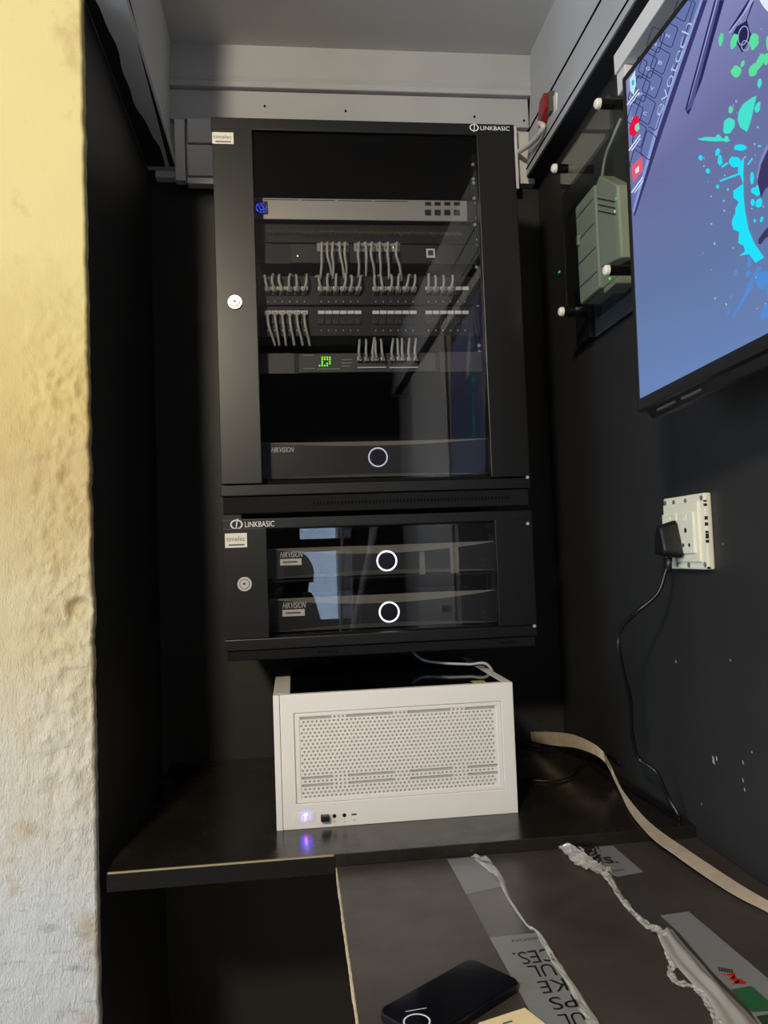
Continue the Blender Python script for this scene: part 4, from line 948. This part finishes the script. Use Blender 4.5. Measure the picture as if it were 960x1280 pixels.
# pen, ring, disc
mb = MB(); poly(mb, [ZB(q) for q in ((345, 0), (385, 0), (160, 860), (120, 890), (105, 880))], .0007); obj('pen_picture', mb, emat('wall_pen', rgb(84, 84, 142)), scn)
mb = MB(); poly(mb, [ZB(q) for q in ((385, 0), (418, 0), (240, 640), (130, 920), (112, 888), (160, 860))], .0006); poly(mb, [ZB(q) for q in ((340, 0), (352, 0), (115, 880), (104, 878))], .0008)
poly(mb, [ZB(q) for q in ((610, 0), (640, 0), (470, 240), (450, 250))], .0008); poly(mb, [ZB(q) for q in ((640, 20), (660, 0), (600, 160), (620, 240), (640, 290), (560, 420), (480, 280), (520, 210), (590, 170))], .0006); obj('pen_shadow', mb, emat('wall_dark', rgb(40, 40, 84)), scn)
mb = MB(); poly(mb, [ZB(q) for q in ((356, 0), (366, 0), (150, 780), (128, 850))], .0009); poly(mb, [ZB(q) for q in ((625, 0), (655, 0), (600, 80), (460, 270), (455, 255), (560, 120))], .0009)
stroke(mb, [ZB((570+38*math.cos(t)+16*math.sin(t), 285-75*math.sin(t)+10*math.cos(t))) for t in [k*2*math.pi/20 for k in range(20)]], 1.1, .001, True)
stroke(mb, [ZB((585+30*math.cos(t), 365-40*math.sin(t))) for t in [k*2*math.pi/16 for k in range(16)]], 1.0, .001, True); obj('pen_highlight', mb, emat('wall_lilac', rgb(168, 172, 220)), scn)
mb = MB(); poly(mb, [ZB((1010+345*math.cos(t), -150+345*math.sin(t)*1.0)) for t in [k*2*math.pi/48 for k in range(48)]], .0007); obj('white_disc_picture', mb, emat('wall_disc', rgb(232, 236, 246)), scn)
# paint splashes
def blob(c, rx, ry, ang=0, rough=.25, seed=0, n=18):
    ca, sa = math.cos(R(ang)), math.sin(R(ang)); P = []
    for k in range(n):
        t = 2*math.pi*k/n; q = 1+rough*noise.noise(Vector((math.cos(t)*1.6+seed*3.3, math.sin(t)*1.6, seed))); x, y = rx*q*math.cos(t), ry*q*math.sin(t)
        P.append((c[0]+x*ca-y*sa, c[1]+x*sa+y*ca))
    return P
G_ = MB(); T_ = MB(); C_ = MB(); U_ = MB(); W_ = MB(); rs = random.Random(5)
for i, (c, rx, ry, a) in enumerate((((392, 315), 18, 50, 10), ((495, 330), 26, 60, 15), ((655, 330), 36, 65, 12), ((770, 340), 18, 60, 0), ((510, 570), 38, 48, 20), ((565, 510), 14, 30, 20), ((650, 560), 36, 60, 25), ((705, 490), 28, 62, 20), ((755, 470), 24, 50, 10), ((470, 880), 18, 28, 10))): poly(G_, blob(ZB(c), rx/6.4, ry/6.4, a, .3, i), .0008+i*.00001)
poly(T_, [ZB(q) for q in ((676, 765), (640, 780), (570, 830), (535, 890), (524, 960), (545, 1020), (600, 1055), (632, 960))], .0008)
for i, (c, rx, ry, a) in enumerate((((455, 1005), 46, 66, 20), ((685, 860), 20, 46, 15), ((700, 665), 16, 38, 10), ((330, 1115), 120, 16, 2), ((370, 1105), 24, 26, 0), ((435, 1115), 20, 24, 0), ((545, 1180), 48, 24, 0), ((365, 1215), 14, 30, 15), ((230, 1262), 14, 22, 0))): poly(T_, blob(ZB(c), rx/6.4, ry/6.4, a, .3, 20+i), .0008+i*.00001)
poly(C_, [ZC(q) for q in ((408, 95), (370, 150), (362, 200), (385, 240), (400, 290), (330, 340), (330, 390), (370, 420), (345, 470), (345, 500), (318, 560), (330, 620), (372, 640), (365, 720), (405, 740), (415, 780), (370, 815), (445, 800), (490, 865), (552, 825), (480, 720), (440, 620), (415, 490), (404, 380), (402, 200))], .0008)
for i, (c, rx, ry, a) in enumerate((((340, 130), 42, 40, 0), ((240, 270), 4, 4, 0), ((90, 100), 14, 20, 0), ((215, 58), 16, 28, 15), ((232, 118), 16, 38, 0), ((144, 196), 15, 20, 0), ((465, 245), 13, 44, 0), ((505, 340), 24, 42, 10), ((472, 340), 14, 22, 0), ((515, 430), 22, 36, 10), ((470, 425), 14, 26, 0), ((215, 310), 10, 16, 0), ((290, 330), 6, 12, 10), ((520, 15), 12, 8, 0), ((485, 560), 8, 14, 0), ((535, 548), 10, 22, 20), ((380, 26), 42, 24, 0))): poly(C_, blob(ZC(c), rx/5.82, ry/5.82, a, .3, 40+i), .0009+i*.00001)
stroke(C_, [ZC((235, 268)), ZC((390, 210))], 2.2, .0008); stroke(C_, [ZC((248, 165)), ZC((285, 140))], 2.4, .0008); stroke(C_, [ZC((436, 148)), ZC((466, 106))], 1.8, .0008)
for i, (c, rx, ry, a) in enumerate((((545, 990), 46, 66, 20), ((445, 855), 14, 48, 5), ((438, 940), 18, 24, 20), ((345, 935), 12, 28, 10), ((450, 1040), 20, 36, 10), ((308, 1115), 10, 22, 10), ((292, 1225), 8, 20, 0), ((560, 1220), 24, 60, 20), ((575, 1070), 8, 30, 0))): poly(U_, blob(ZC(c), rx/5.82, ry/5.82, a, .25, 60+i), .0008+i*.00001)
poly(U_, [ZC(q) for q in ((525, 890), (505, 895), (460, 980), (430, 1050), (318, 1268), (326, 1270), (450, 1070), (480, 990), (530, 905))], .0009)
for k in range(60):
    x = rs.uniform(100, 570); y = rs.uniform(-900, 1250); s = rs.uniform(1.5, 7)
    if y > 0 or x > 300: poly(W_, blob(ZC((x, y)), s/5.82, s*rs.uniform(1, 1.8)/5.82, rs.uniform(-20, 30), .3, 80+k, 8), .0007)
pieces('splash_picture', G_, emat('splash_green', rgb(92, 224, 160)), scn); pieces('splash_picture', T_, emat('splash_teal', rgb(72, 226, 206)), scn)
pieces('splash_picture', C_, emat('splash_cyan', rgb(34, 226, 250)), scn); pieces('splash_picture', U_, emat('splash_blue', rgb(84, 140, 214)), scn); obj('splash_specks', W_, emat('splash_pale', rgb(140, 188, 224)), scn, kind='stuff')
mb = MB(); poly(mb, [ZC(q) for q in ((600, 20), (555, 60), (520, 180), (505, 270), (530, 390), (560, 330), (600, 300))], .001); poly(mb, [ZC(q) for q in ((590, 600), (560, 625), (515, 690), (510, 725), (530, 730), (560, 690), (600, 660))], .001); pieces('emblem_picture', mb, emat('wall_emblem', rgb(62, 56, 96)), scn)
mb = MB(); poly(mb, [ZC(q) for q in ((582, 0), (560, 30), (520, 130), (498, 230), (505, 270), (530, 150), (575, 50), (600, 10))], .0011); obj('emblem_rim', mb, emat('wall_rim', rgb(130, 138, 190)), scn)

# white trunking round the television, red plug with white cable
tr = thing('cable_trunking', 'white plastic trunking bent around the corner behind the television', 'trunking', (.635, 1.35, .828))
bx('horizontal_run', (.618, WR-.001, -.02, 1.374, .868, .905), M_white, tr, .002); bx('vertical_run', (.622, WR-.001, 1.338, 1.374, .828, .8675), M_white, tr, .002)
p = aX(683, 136, .614)
rp_ = thing('red_plug', 'red plastic plug stuck on the white ceiling trim with a cable', 'plug', (p.x, p.y, p.z-.02))
obj('housing', MB().prism([(p.x+.003, p.y-.030, p.z-.012), (p.x+.003, p.y-.022, p.z+.026), (p.x+.003, p.y+.012, p.z+.024), (p.x+.003, p.y+.030, p.z-.010), (p.x+.003, p.y+.026, p.z-.034), (p.x+.003, p.y+.008, p.z-.030)], (-.016, 0, 0)), M_red, rp_, .004)
bx('mounting_pad', (p.x-.006, p.x+.009, p.y-.040, p.y-.018, p.z-.028, p.z+.020), mat('brown_pad', rgb(84, 74, 62), .7), rp_, .002)
pts = [Vector((p.x-.012, p.y+.020, p.z-.024))]+[aX(x, y, xx) for (x, y, xx) in ((679, 158, .603), (672, 171, .600), (662, 181, .598), (650, 189, .594), (643, 192, .590))]+[Vector((.56, 1.885, .95)), Vector((.5, 1.89, .90))]
tag(obj('white_cable', MB().tube(cat_rom(pts), .0062, 10), mat('white_cable_pvc', rgb(205, 203, 196), .45), smooth=True), 'thick white cable from the red plug curving behind the tall cabinet', 'cable')

# ------------------------------------------------------------------ acrylic enclosure with modem gear
ay0, ay1, az0, az1 = 1.325, 1.563, .483, .784
ac = thing('acrylic_enclosure', 'clear acrylic wall enclosure on four black standoffs with white caps', 'enclosure', (.61, (ay0+ay1)/2, az0))
bx('front_sheet', (.578, .582, ay0-.012, ay1+.012, az0-.012, az1+.012), M_acryl, ac, .0006)
bx('back_sheet', (.645, .6495, ay0-.03, ay1+.03, az0-.045, az1+.04), M_darkpaint, ac, .0006)
bx('bottom_sheet', (.583, .6445, ay0-.01, ay1+.01, az0-.010, az0-.007), M_acryl, ac)
bx('near_sheet', (.583, .6445, ay0-.012, ay0-.009, az0-.006, az1+.010), M_acryl, ac)
for y in (ay0, ay1):
    for z in (az0, az1):
        s = obj('standoff', MB().disc((.566, y, z), (1, 0, 0), .0092, .079, 18), mat('standoff_black', rgb(30, 30, 30), .22, .7), ac, smooth=False)
        obj('cap', MB().tube([(.566, y, z), (.560, y, z), (.557, y, z)], [.0094, .0090, .006], 18), M_sticker, s)
def wallpx(px, py, X): return aX(px, py, X)
a = wallpx(713, 240, .618); 
m1 = thing('power_box', 'white louvred power box inside the clear enclosure', 'power box', (.625, 1.52, az0))
bx('case', (.600, .6445, 1.452, 1.556, az0+.012, az0+.215), M_greydev, m1, .004)
for k in range(4): bx('rib', (.5985, .6005, 1.458, 1.550, az0+.045+k*.048, az0+.047+k*.048), mat('rib_shadow', rgb(120, 118, 105), .6), m1)
bx('latch', (.594, .600, 1.535, 1.545, az0+.130, az0+.150), M_chrome, m1, .001)
m1b = thing('modem', 'grey-white modem box leaning beside the power box in the clear enclosure', 'modem', (.62, 1.38, az0))
mbm = MB().prism([(.596, 1.435, az0+.045), (.596, 1.338, az0+.028), (.596, 1.338, az0+.160), (.596, 1.415, az0+.215), (.596, 1.435, az0+.205)], (.030, 0, 0))
obj('case', mbm, M_greydev, m1b, .004)
for k in range(3): obj('slot', MB().tube([(.5955, 1.425, az0+.175-k*.012), (.5955, 1.350, az0+.135-k*.012)], .0012, 6), M_devgrey, m1b)
obj('status_light', MB().disc((.5955, 1.352, az0+.118), (-1, 0, 0), .002, .001, 8), emat('yellow_led', rgb(230, 255, 90), 1.6), m1b)
obj('status_light', MB().disc((.5955, 1.344, az0+.138), (-1, 0, 0), .0018, .001, 8), emat('green_led2', rgb(110, 255, 160), 1.2), m1b)
m2 = thing('adapter', 'small white adapter with a green light on the enclosure floor', 'adapter', (.62, 1.40, az0-.007))
bx('case', (.600, .640, 1.375, 1.432, az0-.0065, az0+.024), M_greydev, m2, .003)
obj('status_light', MB().disc((.600, 1.400, az0+.012), (-1, 0, 0), .0022, .001, 8), emat('green_led', rgb(120, 255, 40), 2.2), m2)
pts = [Vector((.612, 1.342, az0+.285)), Vector((.604, 1.365, az0+.26)), Vector((.600, 1.395, az0+.235)), Vector((.605, 1.425, az0+.19)), Vector((.632, 1.443, az0+.14))]
tag(obj('modem_cable', MB().tube(cat_rom(pts), .003, 8), M_cable, smooth=True), 'pale cable hanging inside the clear enclosure beside the modem', 'cable')
g = thing('indicator_light', 'small dark device with one green light in the far enclosure corner', 'device', (WR-.01, 1.63, .44))
bx('case', (WR-.02, WR, 1.60, 1.68, .44, .56), M_inner, g, .003)
p = aX(699, 340, WR-.021); obj('status_light', B(p.x-.001, p.x+.001, p.y-.005, p.y+.004, p.z-.0015, p.z+.0015), emat('green_led3', rgb(20, 190, 120), 1.0), g)

# paint chips on the black wall
def chips():
    mb = MB(); r = random.Random(2)
    for px, py, s in ((892, 950, 7), (896, 948, 4), (929, 953, 3), (929, 975, 3), (931, 987, 3), (845, 827, 3), (904, 680, 2), (913, 825, 2), (940, 940, 2), (877, 1005, 2)):
        p = aX(px, py, WR); k = s*.0009
        mb.prism([(WR+.0002, p.y-k*.6, p.z-k), (WR+.0002, p.y+k*.5, p.z-k*.7), (WR+.0002, p.y+k*.4, p.z+k), (WR+.0002, p.y-k*.3, p.z+k*.7)], (-.0007, 0, 0))
    return mb
wr = bpy.data.objects['wall_right']; obj('paint_chips', chips(), mat('chip_white', rgb(150, 152, 154), .7), wr, kind='stuff')
p = aY(273, 963, 1.9); obj('paint_chip', MB().disc((-.19, WB+.0003, p.z), (0, -1, 0), .004, .002, 8), M_devgrey, bpy.data.objects['wall_back'])

# ------------------------------------------------------------------ ceiling lamp and the photographer, both seen only in reflections
lp = thing('ceiling_lamp', 'round warm ceiling lamp hanging in the room behind the camera', 'lamp', (LAMP.x, LAMP.y, LAMP.z))
dv = (Vector((.05, 1.5, 0))-LAMP).normalized()
obj('shade', MB().tube([LAMP-dv*.012, LAMP-dv*.05, LAMP-dv*.09], [.13, .12, .04], 28), M_white, lp)
obj('stem', MB().tube([LAMP-dv*.09, (LAMP.x-.04, LAMP.y-.10, CEIL)], .008, 8), M_white, lp)

def person():
    pe = thing('person', 'crouching photographer in dark clothes mirrored in the short cabinet glass', 'person', (-.02, -.50, FLOOR))
    def skin(name, joints, edges, m, lv=2):
        me = bpy.data.meshes.new(name); me.from_pydata([j[0] for j in joints], edges, [])
        o = bpy.data.objects.new(name, me); col.objects.link(o); md = o.modifiers.new('s', 'SKIN'); md.use_smooth_shade = True
        joints = [((j[0][0]+.025, j[0][1], j[0][2]),)+tuple(j[1:]) for j in joints]; me.vertices.foreach_set('co', [c for j in joints for c in j[0]])
        for i, j in enumerate(joints): me.skin_vertices[0].data[i].radius = (j[1], j[2] if len(j) > 2 else j[1])
        me.skin_vertices[0].data[0].use_root = True
        sd = o.modifiers.new('d', 'SUBSURF'); sd.levels = lv; sd.render_levels = lv
        me.materials.append(m); o.parent = pe; o.location = Vector((0, 0, CAMZ))-Vector(pe.location); return o
    dark = mat('dark_clothing', rgb(44, 34, 36), .8)
    fz = FLOOR
    J = [((-.03, -.62, fz+.46), .15, .12), ((-.03, -.58, fz+.68), .14, .11), ((-.03, -.52, -.36), .16, .11), ((-.03, -.49, -.27), .07, .06), ((-.025, -.47, -.20), .052, .05), ((-.022, -.45, -.12), .075, .085), ((-.02, -.455, -.05), .07, .085),
         ((.12, -.50, -.34), .055), ((.12, -.36, -.52), .045), ((.05, -.16, -.26), .033), ((.02, -.10, -.14), .03),
         ((-.20, -.50, -.32), .055), ((-.24, -.33, -.46), .045), ((-.12, -.17, -.22), .033), ((-.05, -.10, -.12), .03),
         ((.08, -.58, fz+.46), .085), ((.12, -.22, fz+.48), .065), ((.12, -.28, fz+.08), .045), ((.12, -.17, fz+.045), .038),
         ((-.14, -.58, fz+.46), .085), ((-.18, -.22, fz+.48), .065), ((-.18, -.28, fz+.08), .045), ((-.18, -.17, fz+.045), .038)]
    Ed = [(0, 1), (1, 2), (2, 3), (3, 4), (4, 5), (5, 6), (2, 7), (7, 8), (8, 9), (9, 10), (2, 11), (11, 12), (12, 13), (13, 14), (0, 15), (15, 16), (16, 17), (17, 18), (0, 19), (19, 20), (20, 21), (21, 22)]
    skin('body', J, Ed, dark)
    hair = MB(); 
    C = Vector((.005, -.462, -.075)); n, m_ = 14, 20; vs = []; fs = []
    for j in range(n+1):
        th = R(2+108*j/n)
        for i in range(m_): a = 2*math.pi*i/m_; vs.append(C+Vector((math.sin(th)*math.cos(a)*.086, math.sin(th)*math.sin(a)*.10-.012, math.cos(th)*.105)))
    for j in range(n):
        for i in range(m_): fs.append((j*m_+i, j*m_+(i+1) % m_, (j+1)*m_+(i+1) % m_, (j+1)*m_+i))
    obj('hair', hair.add(vs, fs), mat('black_hair', rgb(18, 15, 14), .6), pe, smooth=True)
    st = thing('low_stool', 'low dark stool under the photographer behind the camera', 'stool', (-.03, -.64, FLOOR))
    bx('seat', (-.19, .13, -.80, -.48, FLOOR+.29, FLOOR+.32), M_blackpl, st, .006)
    for x in (-.16, .10):
        for y in (-.77, -.51): bx('leg', (x-.012, x+.012, y-.012, y+.012, FLOOR, FLOOR+.29), M_blackpl, st, .002)
    ph = thing('camera_phone', 'phone held up in both hands by the photographer', 'phone', (0, -.07, -.13))
    bx('case', (-.036, .036, -.062, -.054, -.15, .008), M_blackpl, ph, .003); obj('lens', MB().ring((0.0, -.053, 0), (0, 1, 0), .006, .009, .003, 16), M_chrome, ph)
person()
